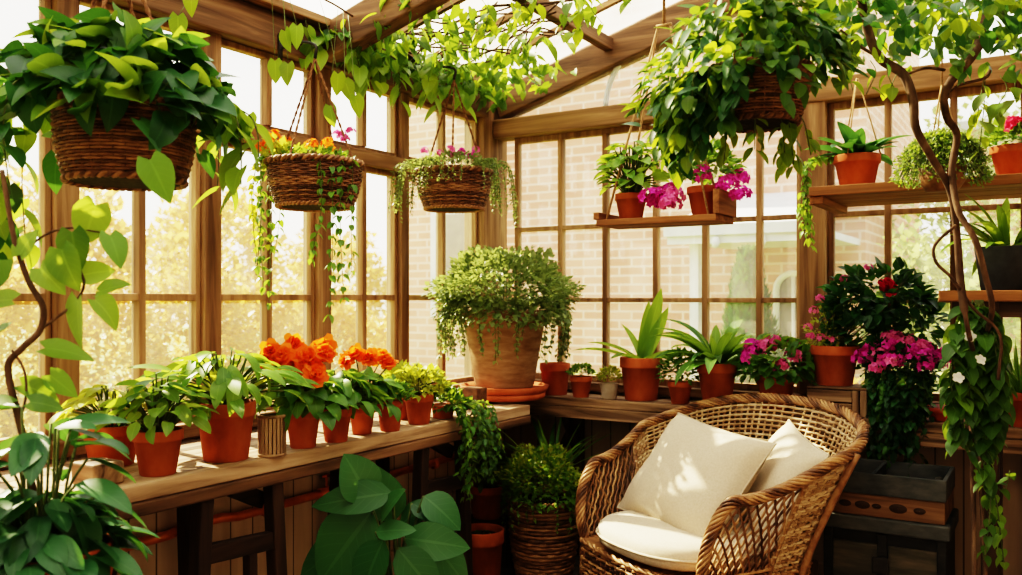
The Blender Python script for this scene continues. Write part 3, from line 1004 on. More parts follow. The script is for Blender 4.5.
# crates below the back bench
cx = (-.72 - .325) / 2
low = thing('trunk', 'low black painted trunk with faded panels, bottom of the stack', 'crate', (cx, 3.53, 0))
hw, hd = .205, .155
m = MB(); m.box(-hw, hw, -hd + .02, hd, 0.0, .455); m.build('body', 'blackpaint', low, smooth=False, bevel=.004)
for k in range(2):
    xa = -hw + .03 + k * .19
    MB().box(xa, xa + .165, -hd + .008, -hd + .022, .06, .41).build('panel', 'oldboard', low, smooth=False, bevel=.006)
m = MB(); m.box(-.02, .012, -hd + .0, -hd + .02, .02, .45); m.box(-hw, -hw + .03, -hd, -hd + .02, 0, .455); m.box(hw - .03, hw, -hd, -hd + .02, 0, .455)
m.box(-hw, hw, -hd, -hd + .02, .0, .035); m.build('frame', 'blackpaint', low, smooth=False, bevel=.003)
MB().box(-hw - .012, hw + .012, -hd - .012, hd + .008, .456, .508).build('lid', 'greypaint', low, smooth=False, bevel=.006)
MB().box(-.035, .02, -hd - .014, -hd + .001, .31, .37).build('latch', 'iron', low, smooth=False, bevel=.004)
mid = thing('wooden_box', 'shallow old brown wooden box with carved ovals, between trunk and grey tray', 'box', (cx, 3.53, .509))
MB().box(-hw + .004, hw - .004, -hd + .004, hd, 0, .079).build('body', 'rafterX', mid, smooth=False, bevel=.004)
for x, w in ((-.13, .022), (-.07, .026), (-.022, .016), (.05, .03), (.12, .02)):
    m = MB(); m.lathe([(.001, .004), (w * .6, .005), (w, 0)], 20)
    o = m.build('ornament', 'darkX', mid); o.location = (x, -hd + .003, .04); o.rotation_euler = (PI / 2, 0, 0); o.scale = (1, .55, 1)
tray = thing('planter_tray', 'open grey painted tray with dividers on top of the crate stack', 'tray', (cx, 3.53, .589))
m = MB(); w = .014
m.box(-hw, hw, -hd, -hd + w, 0, .076); m.box(-hw, hw, hd - w, hd, 0, .076)
m.box(-hw, -hw + w, -hd + w, hd - w, 0, .076); m.box(hw - w, hw, -hd + w, hd - w, 0, .076); m.box(-hw + w, hw - w, -hd + w, hd - w, 0, .012)
m.build('body', 'greypaint', tray, smooth=False, bevel=.003)
MB().box(-.045, -.033, -hd + w, hd - w, .012, .07).build('divider', 'greypaint', tray, smooth=False)
m = MB(); m.lathe([(.001, 0), (.014, 0), (.02, .012), (.012, .03), (.001, .034)], 14)
m.beam((.0, -.005, .016), (-.01, -.075, .012), .018, .008)
o = m.build('garden_trowel', 'oldboard'); o.location = (cx + hw - .035, 3.50 + .08, .6655)
tag(o, 'small worn hand tool lying on the rim of the grey tray', 'tool')
o.location = (cx + hw - .045, 3.53 + .07, .603)
# ================================================================== WICKER ARMCHAIR
random.seed(21)
c0 = V((.44 * RX + 3.12 * FX, .44 * RY + 3.12 * FY, 0))
CH_ROT = math.radians(-29.5)
CHM = Matrix.Translation(c0) @ Matrix.Rotation(CH_ROT, 4, 'Z')
ch = thing('wicker_armchair', 'brown wicker tub armchair with high rounded back and open lattice arms', 'armchair', c0, CH_ROT)


def plan(s, wf, wb, vs, vb, v0=0.0):
    a = abs(s); sg = 1 if s >= 0 else -1
    if a > .45:
        t = (a - .45) / .55
        u = wb + (wf - wb) * t; v = vs + (v0 - vs) * t
    else:
        ph = (1 - a / .45) * PI / 2
        u = wb * max(0, math.cos(ph)) ** .8; v = vs + (vb - vs) * max(0, math.sin(ph)) ** .8
    return sg * u, v


def p_top(s):
    return plan(s, .365, .505, .43, .80)


def p_bot(s):
    return plan(s, .335, .355, .36, .63)


def smooth(t):
    t = max(0, min(1, t)); return t * t * (3 - 2 * t)


def zrim(s):
    a = abs(s)
    z = .645 + .245 * smooth(1 - a / .86)
    if a > .86:
        z -= .17 * ((a - .86) / .14) ** 2
    return z


ZS = .36


def shell(s, q, off=0.0):
    u0, v0 = p_bot(s); u1, v1 = p_top(s)
    k = q ** 1.15
    u = u0 + (u1 - u0) * k; v = v0 + (v1 - v0) * k; z = ZS + (zrim(s) - ZS) * q
    n = V((u, (v - .30), 0)); n = n.normalized() if n.length else V((0, 1, 0))
    return V((u, v, z)) + n * off


# backrest: close weave
m = MB(); NS = 150
rows = 27
for i in range(rows):
    q = (i + .5) / rows
    ph = PI * (i % 2)
    S = .56
    pts = [shell(-S + 2 * S * k / NS, q, .0065 * math.sin(k * PI / 2.5 + ph)) for k in range(NS + 1)]
    m.tube(pts, .0056, 5)
for k in range(61):
    s = -.56 + 1.12 * k / 60
    m.tube([shell(s, q / 8) for q in range(9)], .0045, 5)
m.build('backrest', 'rattan_pale', ch)
# arms: open diamond lattice
for sg, nm in ((-1, 'armrest'), (1, 'armrest')):
    m = MB()
    sa, sb = .55, .985
    ncell = 11
    for k in range(-9, ncell + 10):
        for dr in (1, -1):
            pts = []
            for j in range(21):
                q = j / 20
                s = sa + (sb - sa) * (k + dr * q * 5.0) / ncell
                if sa <= s <= sb:
                    pts.append(shell(sg * s, q, .004 * dr + .004 * math.sin(j * 2.2)))
            if len(pts) > 2:
                m.tube(pts, .0044, 5)
    for q in (0.0, .04, .08):
        m.tube([shell(sg * (sa + (sb - sa) * j / 20), q, .003) for j in range(21)], .006, 5)
    for s in (sa, sb):
        m.tube([shell(sg * s, q / 8) for q in range(9)], .009, 6)
    m.build(nm, 'rattan', ch)
# braided rim that runs from floor to floor
path = []
for s in (-1,):
    path += [V((-.345, .015, z)) for z in (.0, .12, .24, .36)] + [V((-.357, .004, .44))]
path += [shell(-1 + 2 * k / 90, 1.0) for k in range(1, 90)]
path += [V((.357, .004, .44))] + [V((.345, .015, z)) for z in (.36, .24, .12, .0)]
m = MB()
sp = spline(path, 3)
L = 0; prev = sp[0]; frames = []
up = None
for i, p in enumerate(sp):
    d = (sp[min(i + 1, len(sp) - 1)] - sp[max(i - 1, 0)]).normalized()
    if up is None:
        up = d.orthogonal().normalized()
    up = (up - d * up.dot(d)).normalized()
    L += (p - prev).length; prev = p
    frames.append((p, d, up.copy(), d.cross(up), L))
dense = []
for i in range(len(frames) - 1):
    a, b = frames[i], frames[i + 1]
    for k in range(3):
        t = k / 3
        dense.append((a[0].lerp(b[0], t), a[2].lerp(b[2], t).normalized(), a[3].lerp(b[3], t).normalized(), a[4] + (b[4] - a[4]) * t))
for st in range(7):
    pts = []
    for p, u, w, l in dense:
        a = l / .15 * 2 * PI + 2 * PI * st / 7
        pts.append(p + u * math.cos(a) * .0150 + w * math.sin(a) * .0150)
    m.tube(pts, .0062, 5)
m.tube([d[0] for d in dense], .012, 6)
m.build('rim', 'rattan', ch)
# woven apron below the seat, all the way round
def apron_path(z):
    fl = .035 * (1 - z / ZS) ** 2
    pts = []
    for k in range(40):
        t = k / 40
        u = .335 - .67 * t
        pts.append(V((u, -.03 * math.sin(PI * t) - .006 - fl * .4, z)))
    for k in range(131):
        s = -1 + 2 * k / 130
        u, v = p_bot(s)
        n = V((u, v - .3, 0)).normalized()
        pts.append(V((u, v + .003, z)) + n * fl)
    return pts


m = MB()
for i in range(19):
    z = .035 + i * .0172
    pts = apron_path(z)
    out = []
    for k, p in enumerate(pts):
        n = V((p.x, p.y - .3, 0)).normalized()
        out.append(p + n * .005 * math.sin(k * PI / 2 + PI * (i % 2) + .6))
    m.tube(out, .0066, 5, closed=True)
a0, a1 = apron_path(.02), apron_path(ZS)
am = apron_path(.18)
for k in range(0, len(a0), 2):
    m.tube([a0[k], am[k], a1[k]], .0042, 4)
for z in (.022, ZS):
    pts = apron_path(z)
    for ph in (0, PI):
        m.tube([p + V((0, 0, .006 * math.sin(k * 1.1 + ph))) + V((p.x, p.y - .3, 0)).normalized() * (.004 + .006 * math.cos(k * 1.1 + ph)) for k, p in enumerate(pts)], .007, 5, closed=True)
m.build('apron', 'rattan', ch)
m = MB(); pts = apron_path(ZS)
m.add([p + V((0, 0, .004)) for p in pts], [tuple(range(len(pts)))]); m.build('seat', 'rattan', ch, smooth=False)
for sx, y0, y1 in ((-.30, .56, .60), (.30, .56, .60), (-.30, .05, .03), (.30, .05, .03)):
    m = MB(); m.tube([(sx, y0, ZS), (sx * 1.03, y1, 0)], .019, 10); m.build('leg', 'darkZ', ch)
for sg in (-1, 1):
    m = MB(); q = [shell(sg * .40, k / 6, .022) for k in range(7)]
    m.tube([V((q[0].x * .98, q[0].y, .05))] + q, .013, 8); m.build('back_post', 'rattan', ch)

# seat cushion
def cushion():
    m = MB(); n = 40
    prof = [(0.0, -.045), (.55, -.045), (.9, -.043), (.975, -.03), (1.0, -.006), (1.0, .004), (.98, .026), (.93, .040), (.8, .050), (.5, .058), (.0, .062)]
    v, f = [], []
    for r, z in prof:
        for k in range(n):
            a = 2 * PI * k / n
            c, s = math.cos(a), math.sin(a)
            u = .305 * r * math.copysign(abs(c) ** .62, c); w = .28 * r * math.copysign(abs(s) ** .62, s)
            if w < 0:
                w -= .035 * math.cos(u / .305 * PI / 2) * r
            v.append((u, w, z))
    for i in range(len(prof) - 1):
        for k in range(n):
            k2 = (k + 1) % n
            f.append((i * n + k, i * n + k2, (i + 1) * n + k2, (i + 1) * n + k))
    m.add(v, f)
    return m


t = thing('seat_cushion', 'flat cream seat cushion in the wicker armchair', 'cushion', CHM @ V((0, .25, .424)), CH_ROT)
cu = cushion().build('cushion_cover', 'cream', t)
m = MB(); n = 60
pts = []
for k in range(n):
    a = 2 * PI * k / n; c, s = math.cos(a), math.sin(a)
    u = .306 * math.copysign(abs(c) ** .62, c); w = .281 * math.copysign(abs(s) ** .62, s)
    if w < 0:
        w -= .035 * math.cos(u / .306 * PI / 2)
    pts.append((u, w, 0.0))
m.tube(pts, .005, 6, closed=True); m.build('piping', 'cream', t)


def pillow(label, cen, w, h, T, lean, yaw, roll, dent):
    M = CHM @ Matrix.Translation(V(cen)) @ Matrix.Rotation(yaw, 4, 'Z') @ Matrix.Rotation(PI / 2 - lean, 4, 'X') @ Matrix.Rotation(roll, 4, 'Z')
    o = thing('throw_pillow', label, 'pillow', (0, 0, 0), 0, 'cream pillows in the armchair')
    o.matrix_world = M
    m = MB(); n = 26
    edge = []
    for side in (1, -1):
        v, f = [], []
        for i in range(n + 1):
            for j in range(n + 1):
                a = -1 + 2 * i / n; b = -1 + 2 * j / n
                k = (max(0, 1 - abs(a) ** 2.6) * max(0, 1 - abs(b) ** 2.6)) ** .5
                pull = .06
                x = a * w / 2 * (1 - pull * (1 - b * b)); y = b * h / 2 * (1 - pull * (1 - a * a))
                wr = .007 * math.sin(7 * a + 3 * b + dent) * (abs(b) ** 2) + .006 * math.sin(5 * b - 4 * a + dent) * abs(a) ** 2
                z = side * (T / 2 * k) + wr * k ** .3 - dent * .012 * math.exp(-((a) ** 2 * 3 + (b - 1) ** 2 * 5)) * k
                v.append((x, y, z))
        for i in range(n):
            for j in range(n):
                q = (i * (n + 1) + j, (i + 1) * (n + 1) + j, (i + 1) * (n + 1) + j + 1, i * (n + 1) + j + 1)
                f.append(q if side > 0 else q[::-1])
        m.add(v, f)
    m.build('pillow_cover', 'cream', o)
    m = MB(); pts = []
    for a, b in [(-1 + 2 * k / 20, -1) for k in range(20)] + [(1, -1 + 2 * k / 20) for k in range(20)] + [(1 - 2 * k / 20, 1) for k in range(20)] + [(-1, 1 - 2 * k / 20) for k in range(20)]:
        pts.append((a * w / 2 * (1 - .06 * (1 - b * b)), b * h / 2 * (1 - .06 * (1 - a * a)), 0))
    m.tube(pts, .0035, 5, closed=True); m.build('piping', 'cream', o)
    return o


pillow('large cream square pillow leaning in front of the other pillow', (-.035, .29, .625), .58, .46, .17, math.radians(37), math.radians(-1), math.radians(-5), .6)
pillow('cream pillow tucked behind the large one against the right chair arm', (.225, .475, .632), .45, .40, .15, math.radians(28), math.radians(-26), math.radians(-8), 1.5)

# ================================================================== HANGING SWING SHELF
sc_ = at_depth(664, 222, 3.3)
sw = thing('hanging_shelf', 'small wooden swing shelf hung on ropes before the back window', 'shelf', sc_)
MB().box(-.235, .235, -.10, .10, -.012, .012).build('board', 'shelfX', sw, smooth=False, bevel=.003)
for x in (-.235, .235):
    MB().box(x - .012, x + .012, -.10, .10, .0125, .04 if x < 0 else .10).build('side_rail', 'shelfY', sw, smooth=False, bevel=.002)
apx = V((-.0, 0, .74))
for x in (-.2, .2):
    for y in (-.08, .08):
        m = MB(); e = apx + V((x * .12, 0, 0))
        m.tube([V((x, y, .012)), V((x, y, .012)).lerp(e, .5), e], .0045, 6); m.build('rope', 'rope_pale', sw)
m = MB(); m.tube([apx - V((.03, 0, 0)), apx + V((.03, 0, 0)), ], .008, 8); m.tube([apx, V((0, 0, roofz(sc_.x) - sc_.z - .02))], .006, 6); m.build('hanging_cord', 'rope_pale', sw)

# swing shelf pots
p = sc_ + V((-.135, 0, .013))
t = potted('potted_plant', 'small terracotta pot with fresh serrated leaves on left of the swing shelf', p, .062, .10)
m = MB(); broad(m, 90, .115, .20, .07, .046, 'ovate', 0, 1, (0, 0, .09), .03, .5, .05); m.build('foliage', ['leaf_fresh', 'stem'], t)
p = sc_ + V((.155, .02, .013))
t = potted('potted_geranium', 'terracotta pot of magenta flowers on right of the swing shelf', p, .068, .11, cat='potted flower')
m = MB(); bush(m, (0, 0, .17), (.13, .12, .085), 420, .035, .024, 0, -.3); m.build('foliage', ['leaf_mid'], t)
m = FB(t, 'flower_cluster', ['p_magenta', 'p_pink'])
tt_ = t.rotation_euler.z
for a, r_, z in ((-2.7, .12, .075), (-2.9, .19, .04), (-2.3, .13, .05), (-3.3, .17, .035), (-2.5, .16, .03), (-2.6, .21, .05), (-2.75, .16, .06), (-2.2, .15, .02), (-.5, .11, .08), (-.2, .14, .05), (.1, .12, .11), (-1.4, .09, .12)):
    a -= tt_
    cluster(m, (r_ * math.cos(a), r_ * math.sin(a), z + .02), .038, 26, .016, random.choice([0, 0, 1]))

# ================================================================== HANGING BASKETS
# big dark basket, near left
hb = at_depth(126, 184, 2.2)
t = thing('hanging_basket', 'big brown wicker hanging basket of dark heart shaped leaves, nearest the left edge', 'hanging basket', hb)
wicker_basket(t, .162, .136, .19, 'wicker', 24, 36)
ropes(t, .155, .19, (-.05, 0, .66), 4, .0055, 'rope', .5, (-.05, 0, roofz(hb.x) - hb.z - .02))
m = MB()
for i in range(330):
    a = rnd(0, 2 * PI); q = rnd(0, 1) ** .5
    lft = 1 + .35 * max(0, math.cos(a - PI - .55))
    R = .25 * q * lft
    z = .20 + .15 * (1 - q ** 2) + rnd(-.04, .05) - .20 * max(0, q - .65)
    p = V((R * math.cos(a), R * math.sin(a), z))
    o = V((math.cos(a), math.sin(a), 0))
    d = (o * .8 + V((0, 0, rnd(-.8, .45))) + rdir() * .65).normalized()
    leaf(m, p, d, V((0, 0, 1)) + o * .5 + rdir() * .6, rnd(.07, .115), rnd(.055, .085), rnd(.2, .9), rnd(.05, .25), 'heart', random.choice([0, 0, 0, 3, 2]))
    if i % 3 == 0:
        m.tube(spline([V((o.x * R * .3, o.y * R * .3, .20)), (p + V((o.x * R * .3, o.y * R * .3, .24))) / 2 + V((0, 0, .02)), p], 3), .002, 4, 1)
rt_, ft_ = V((RX, RY, 0)), V((FX, FY, 0))
for k, (ox, of, ln) in enumerate([(-.27, -.05, .42), (-.33, .0, .34), (-.22, -.15, .30), (-.30, .12, .38), (.25, .02, .20), (.27, .08, .12), (.12, .26, .18), (-.13, -.25, .26), (-.40, -.05, .30)]):
    e = rt_ * ox + ft_ * of
    st = V((e.x * .55, e.y * .55, .23))
    pts = [st, V((e.x, e.y, .20)), V((e.x * 1.12, e.y * 1.12, .20 - ln * .4)), V((e.x * 1.08 + rnd(-.03, .03), e.y * 1.08, .20 - ln))]
    strand(m, pts, .045, .095, .066, random.choice([0, 2]), 1, .002, jit=.5, hang=.5)
m.build('foliage', ['leaf_dark', 'stem', 'leaf_fresh', 'leaf_mid'], t)


def bracket(t, base, x1):
    """iron arm from the wall plate to the hook above a basket"""
    m = MB(); q = t.location
    ax = XW + .05 - q.x
    m.tube(spline([(ax, 0, base + .06), (ax * .5, 0, base + .075), (0, 0, base + .05), (0, 0, base)], 5), .006, 6)
    m.tube([(ax + .004, 0, base + .02), (ax + .004, 0, base + .12)], .010, 6)
    m.build('hook', 'iron', t)


# middle wicker basket
hb = at_depth(315, 208, 3.28)
t = thing('hanging_basket', 'brown wicker hanging basket with orange flowers and long trailing strands, in the middle', 'hanging basket', hb)
wicker_basket(t, .172, .135, .165, 'wicker', 22, 34)
ropes(t, .165, .165, (0, 0, .56), 4, .0045, 'rope', .2)
bracket(t, .56, 0)
m = MB()
bush(m, (0, 0, .175), (.14, .14, .035), 120, .032, .022, 0, -.05)
bush(m, rt_ * -.08 + V((0, 0, .18)), (.08, .08, .05), 70, .03, .02, 2, -.05)
bush(m, rt_ * -.15 + V((0, 0, .17)), (.07, .07, .07), 150, .035, .024, 2, -.5)
for k, (ox, of, ln, mi) in enumerate([(-.17, .0, .46, 0), (-.165, .05, .52, 0), (-.18, -.05, .38, 2), (-.16, -.08, .42, 0), (-.20, .02, .30, 2), (-.15, .10, .34, 0), (.08, -.13, .56, 0), (.11, -.12, .50, 0), (.05, -.15, .36, 0), (.14, -.08, .40, 0)]):
    e = rt_ * ox + ft_ * of
    pts = [V((e.x * .7, e.y * .7, .17)), V((e.x * 1.1, e.y * 1.1, .165)), V((e.x * 1.16 + rnd(-.02, .02), e.y * 1.16, .165 - ln * .5)), V((e.x * 1.14 + rnd(-.04, .04), e.y * 1.14 + rnd(-.02, .02), .165 - ln))]
    strand(m, pts, .016, .030, .022, mi, 1, .0014, small=False, prof='heart', jit=.9)
m.build('foliage', ['leaf_mid', 'stem', 'leaf_lime'], t)
m = FB(t, 'flower_cluster', ['p_orange', 'p_pink'])
for ox, of, z, mi in [(-.17, 0, .24, 0), (-.14, -.06, .255, 0), (-.12, .04, .25, 0), (-.19, -.03, .215, 0), (.01, -.1, .215, 0), (.06, -.06, .225, 0), (-.03, .06, .23, 0)]:
    e = rt_ * ox + ft_ * of
    cluster(m, (e.x, e.y, z), .024, 9, .016, mi)
for ox, of, z in [(.10, .0, .27), (.13, .02, .29), (.12, -.03, .25), (.08, .03, .28)]:
    e = rt_ * ox + ft_ * of
    cluster(m, (e.x, e.y, z), .017, 9, .012, 1)
# corner wicker basket
hb = at_depth(454, 210, 3.9)
t = thing('hanging_basket', 'brown wicker hanging basket with fine feathery foliage and pink flowers, nearest the corner post', 'hanging basket', hb)
wicker_basket(t, .168, .125, .165, 'wicker', 22, 34)
ropes(t, .16, .165, (0, 0, .58), 3, .0045, 'rope', 1.1)
bracket(t, .58, 0)
m = MB()
bush(m, (0, 0, .18), (.18, .18, .07), 700, .022, .012, 0, -.2)
for k in range(70):
    a = rnd(0, 2 * PI)
    sd = abs(math.cos(a - TH)) ** 1.5
    e = V((math.cos(a), math.sin(a), 0)) * rnd(.16, .185)
    ln = rnd(.05, .10) + .14 * sd * rnd(.5, 1.2)
    ex = 1.22 + .15 * sd
    pts = [V((e.x * .7, e.y * .7, .19)), V((e.x * ex, e.y * ex, .20)), V((e.x * (ex + .16), e.y * (ex + .16), .18 - ln * .5)), V((e.x * (ex + .2), e.y * (ex + .2), .18 - ln))]
    strand(m, pts, .008, .018, .009, 0, 1, .001, small=True, jit=1.0, hang=.2)
m.build('foliage', ['leaf_sage', 'stem'], t)
m = FB(t, 'flower_cluster', ['p_magenta', 'p_white', 'p_pink'])
for k in range(14):
    a = rnd(0, 6.28); r_ = rnd(.03, .16)
    cluster(m, (r_ * math.cos(a), r_ * math.sin(a), .235 + rnd(0, .035)), .016, 8, .012, random.choice([0, 1, 2]))
# upper right dense basket
hb = at_depth(758, 125, 2.3)
t = thing('hanging_basket', 'brown wicker hanging basket smothered in dense hanging green leaves, in front of the swing shelf', 'hanging basket', hb)
wicker_basket(t, .130, .098, .135, 'wicker', 19, 30)
ropes(t, .12, .125, (0, 0, .62), 3, .004, 'rope', 0.4, (0, 0, roofz(hb.x) - hb.z - .02))
m = MB()
for i in range(760):
    a = rnd(0, 2 * PI); q = rnd(0, 1) ** .5
    lft = 1 + .45 * max(0, -math.cos(a - TH))
    R = .215 * q * lft
    z = .15 + .15 * (1 - q ** 2) + rnd(-.05, .06) - (.10 * max(0, q - .5) * 2 if math.cos(a - TH) < .3 else 0)
    p = V((R * math.cos(a), R * math.sin(a), z)); o = V((math.cos(a), math.sin(a), 0))
    d = (o * .8 + V((0, 0, rnd(-1.1, .3))) + rdir() * .4).normalized()
    leaf(m, p, d, V((0, 0, 1)) + o * .7 + rdir() * .3, rnd(.04, .07), rnd(.022, .036), rnd(.2, .8), rnd(.05, .2), 'ovate', random.choice([0, 0, 0, 3, 2]))
for k in range(40):
    a = TH + PI + rnd(-1.1, 1.1); R = rnd(.17, .25); ln = rnd(.05, .15) * (1.25 if abs(a - TH - PI) < .6 else .8)
    e = V((math.cos(a), math.sin(a), 0)) * R
    strand(m, [V((e.x * .6, e.y * .6, .14)), V((e.x, e.y, .10)), V((e.x * 1.05, e.y * 1.05, .08 - ln * .5)), V((e.x * 1.04 + rnd(-.02, .02), e.y * 1.04, .08 - ln))], .014, .055, .03, random.choice([0, 3, 2]), 1, .0015, prof='ovate', jit=.6)
for k in range(5):
    a = rnd(0, 6.28); e = V((math.cos(a), math.sin(a), 0)) * rnd(.05, .12)
    strand(m, [V((e.x * .9, e.y * .9, .02)), V((e.x, e.y, -.02)), V((e.x * 1.1, e.y * 1.1, -rnd(.05, .11)))], .014, .05, .028, 2, 1, .0015, prof='ovate')
m.build('foliage', ['leaf_shade', 'stem', 'leaf_vine', 'leaf_dark'], t)

# pot in a rope sling on the upper shelf
x, tt = at_y(857, 3.66)
t = potted('potted_plant', 'terracotta pot with broad dark leaves in a rope sling, leftmost on the upper shelf', (x, 3.66, 1.727), .088, .135, rb=.062)
m = MB(); rosette(m, 18, .185, .07, (15, 60), (.5, 1.2), 'lance', 0, (0, 0, .125), .03); rosette(m, 8, .12, .06, (40, 75), (.3, .8), 'lance', 0, (0, 0, .125), .03)
m.build('foliage', ['leaf_blue'], t)
for a in (.3, 2.4, 4.5):
    m = MB(); m.tube([(.088 * math.cos(a), .088 * math.sin(a), .134), (.003 * math.cos(a), .003 * math.sin(a), .44)], .003, 5); m.build('rope', 'rope_pale', t)
# trailing strand of that plant down the post
m = MB()
for k in range(3):
    strand(m, [V((-.06, -.03, .13)).lerp(V((0, 0, .13)), .2), V((-.0, 0, .14)) , V((0, 0, .15))], .02, .03, .02, 0, 1)
t.rotation_euler.z = 0
for k in range(4):
    strand(m, [V((-.03, 0, .13)), V((-.15 - .01 * k, -.06, .12)), V((-.195 + .012 * k, -.09, -.03)), V((-.19 + .012 * k + rnd(-.01, .01), -.09, -.13 - .03 * k))], .016, .032, .022, 0, 1, .0014, prof='heart', jit=.8)
m.build('trailing_stem', ['leaf_fresh', 'stem'], t)
# ball of fine stems
pb = at_depth(942, 162, 2.98)
t = thing('hanging_plant', 'round ball of fine mistletoe like stems hanging in front of the upper shelf', 'hanging plant', pb + V((0, 0, -.10)))
mb = MB(); mb.lathe([(.001, 0), (.05, 0), (.07, .03), (.075, .085), (.07, .085), (.001, .08)], 20); mb.build('pot', 'wicker', t)
m = MB()
for k in range(520):
    u = rdir(-.35, 1.0)
    c = V((0, 0, .085)); e = c + V((u.x * .148, u.y * .148, u.z * .105 + .02 * (1 - u.z))) * rnd(.85, 1.05) - V((0, 0, .05 * (1 - max(0, u.z))))
    mid_ = c + V((u.x, u.y, 0)) * .07 + V((0, 0, .07 + .04 * u.z))
    pts = spline([c + V((u.x * .02, u.y * .02, 0)), mid_, e], 3)
    m.tube(pts, .0009, 3, 1)
    for q in pts[2:]:
        for _ in range(3):
            mini(m, q + rdir() * .006, rdir() + u * .5, rdir(), .015, .008, random.choice([0, 2]))
m.build('foliage', ['leaf_sage', 'stem', 'leaf_fresh'], t)
for a in (.3, 2.4, 4.5):
    m = MB(); m.tube([(.07 * math.cos(a), .07 * math.sin(a), .085), (.003 * math.cos(a), .003 * math.sin(a), .36)], .0028, 5); m.build('rope', 'rope_pale', t)
m = MB(); m.tube([(0, 0, .355), (0, 0, roofz(t.location.x) - t.location.z - .02)], .003, 5); m.build('hanging_cord', 'rope_pale', t)
# right end of the upper shelf
x, tt = at_y(1017, 3.62)
t = potted('potted_plant', 'terracotta pot with small leaves and a pink bloom, right end of the upper shelf', (x, 3.62, 1.727), .088, .115, rot=0)
m = MB(); bush(m, (0, 0, .13), (.11, .11, .06), 350, .032, .02, 0, -.1); m.build('foliage', ['leaf_mid'], t)
m = FB(t, 'flower_cluster', ['p_red']); cluster(m, (.0, -.08, .17), .036, 26, .018, 0); cluster(m, (.05, -.05, .19), .03, 20, .018, 0); cluster(m, (-.02, -.03, .20), .02, 12, .015, 0)
# charcoal pot on the plant stand
x, tt = at_y(1006, 3.48)
t = potted('potted_plant', 'charcoal pot with spiky strap leaves on the plant stand', (x, 3.48, 1.327), .098, .15, rb=.078, pm='blackpot', rim=False)
m = MB(); rosette(m, 26, .24, .034, (25, 85), (.5, 1.5), 'strap', 0, (0, 0, .13), .04); m.build('foliage', ['leaf_fresh'], t)
# ================================================================== POTS ON THE LEFT BENCH
random.seed(33)
PT = {}


def lb(name, label, px, py, rt, h, cat='potted plant', rb=None, pm='terracotta', z=ZB_L, **k):
    rb = rb or rt * .7
    return potted(name, label, stand(px, py, z, rb), rt, h, rb, pm, cat, **k)


t = lb('potted_plant', 'terracotta pot with yellow green leaves behind the wood block', 112, 468, .085, .12)
m = MB(); broad(m, 46, .13, .13, .085, .042, 'lance', 0, 1, (0, 0, .10), .04, .5, .2); m.build('foliage', ['leaf_lime', 'stem'], t)
t = lb('potted_plant', 'terracotta pot with pointed green leaves at the bench front edge', 158, 477, .068, .125)
m = MB(); broad(m, 60, .135, .125, .08, .042, 'lance', 0, 1, (0, 0, .115), .03, .6, .2); broad(m, 12, .06, .16, .09, .055, 'ovate', 2, 1, (0, 0, .115), .02, .3, .5)
m.build('foliage', ['leaf_fresh', 'stem', 'leaf_mid'], t)
t = lb('potted_plant', 'largest terracotta pot on the left bench, with long arching green leaves', 226, 463, .088, .175, rb=.066)
m = MB(); broad(m, 72, .19, .16, .12, .042, 'lance', 0, 1, (0, 0, .16), .035, .7, .2); rosette(m, 16, .17, .04, (45, 85), (.3, .9), 'lance', 2, (0, 0, .16), .03)
m.build('foliage', ['leaf_fresh', 'stem', 'leaf_lime'], t)
# wood block
p = stand(98, 486, ZB_L, .03)
m = MB(); m.box(-.05, .05, -.045, .045, 0.0005, .06)
tag(m.build('wood_block', 'benchX', smooth=False, bevel=.006, loc=p), 'small square wood block lying on the bench beside the climbing vine', 'block')
bpy.context.view_layer.objects.active = None
# ribbed cylinder
p = stand(272, 458, ZB_L, .042)
m = MB(); n = 22
t = thing('ribbed_canister', 'brown cylinder of upright wooden slats between leafy pot and begonias', 'canister', p)
m.lathe([(.001, 0), (.036, 0), (.036, .125), (.030, .125), (.030, .02), (.001, .02)], 28); m.build('body', 'darkZ', t)
for k in range(n):
    a = 2 * PI * k / n
    m = MB(); m.beam((.039 * math.cos(a), .039 * math.sin(a), .008), (.040 * math.cos(a), .040 * math.sin(a), .126), .0085, .007, up=(math.cos(a), math.sin(a), 0))
    m.build('slat', 'benchZ', t, smooth=False)
for z in (.006, .124):
    m = MB(); m.lathe([(.038, z - .005), (.044, z - .004), (.044, z + .004), (.038, z + .005), (.036, z)], 28); m.build('hoop', 'benchX', t)


def begonia(label, px, py, rt, h, heads, fol, seed, lift=.12):
    random.seed(seed)
    t = lb('potted_begonia', label, px, py, rt, h, 'potted flower', rot=0)
    m = MB(); broad(m, 70, fol, lift, .085, .055, 'ovate', 0, 1, (0, 0, h * .9), .03, .9, .05)
    m.build('foliage', ['leaf_mid', 'stem'], t)
    f = FB(t, 'flower', ['p_orange']); s = MB()
    for ox, of, z, R in heads:
        e = rt_ * ox + ft_ * of + V((0, 0, z))
        s.tube(spline([V((0, 0, h * .9)), V((e.x * .5, e.y * .5, z * .75)), e], 4), .003, 4)
        for _ in range(3):
            bloom(f, e + rdir() * R * .35, V((-RX * 0 + FX * -.6, FY * -.6, .5)) + rdir() * .6, R, 15, 0, 3)
    s.build('flower_stem', 'stem', t)
    return t


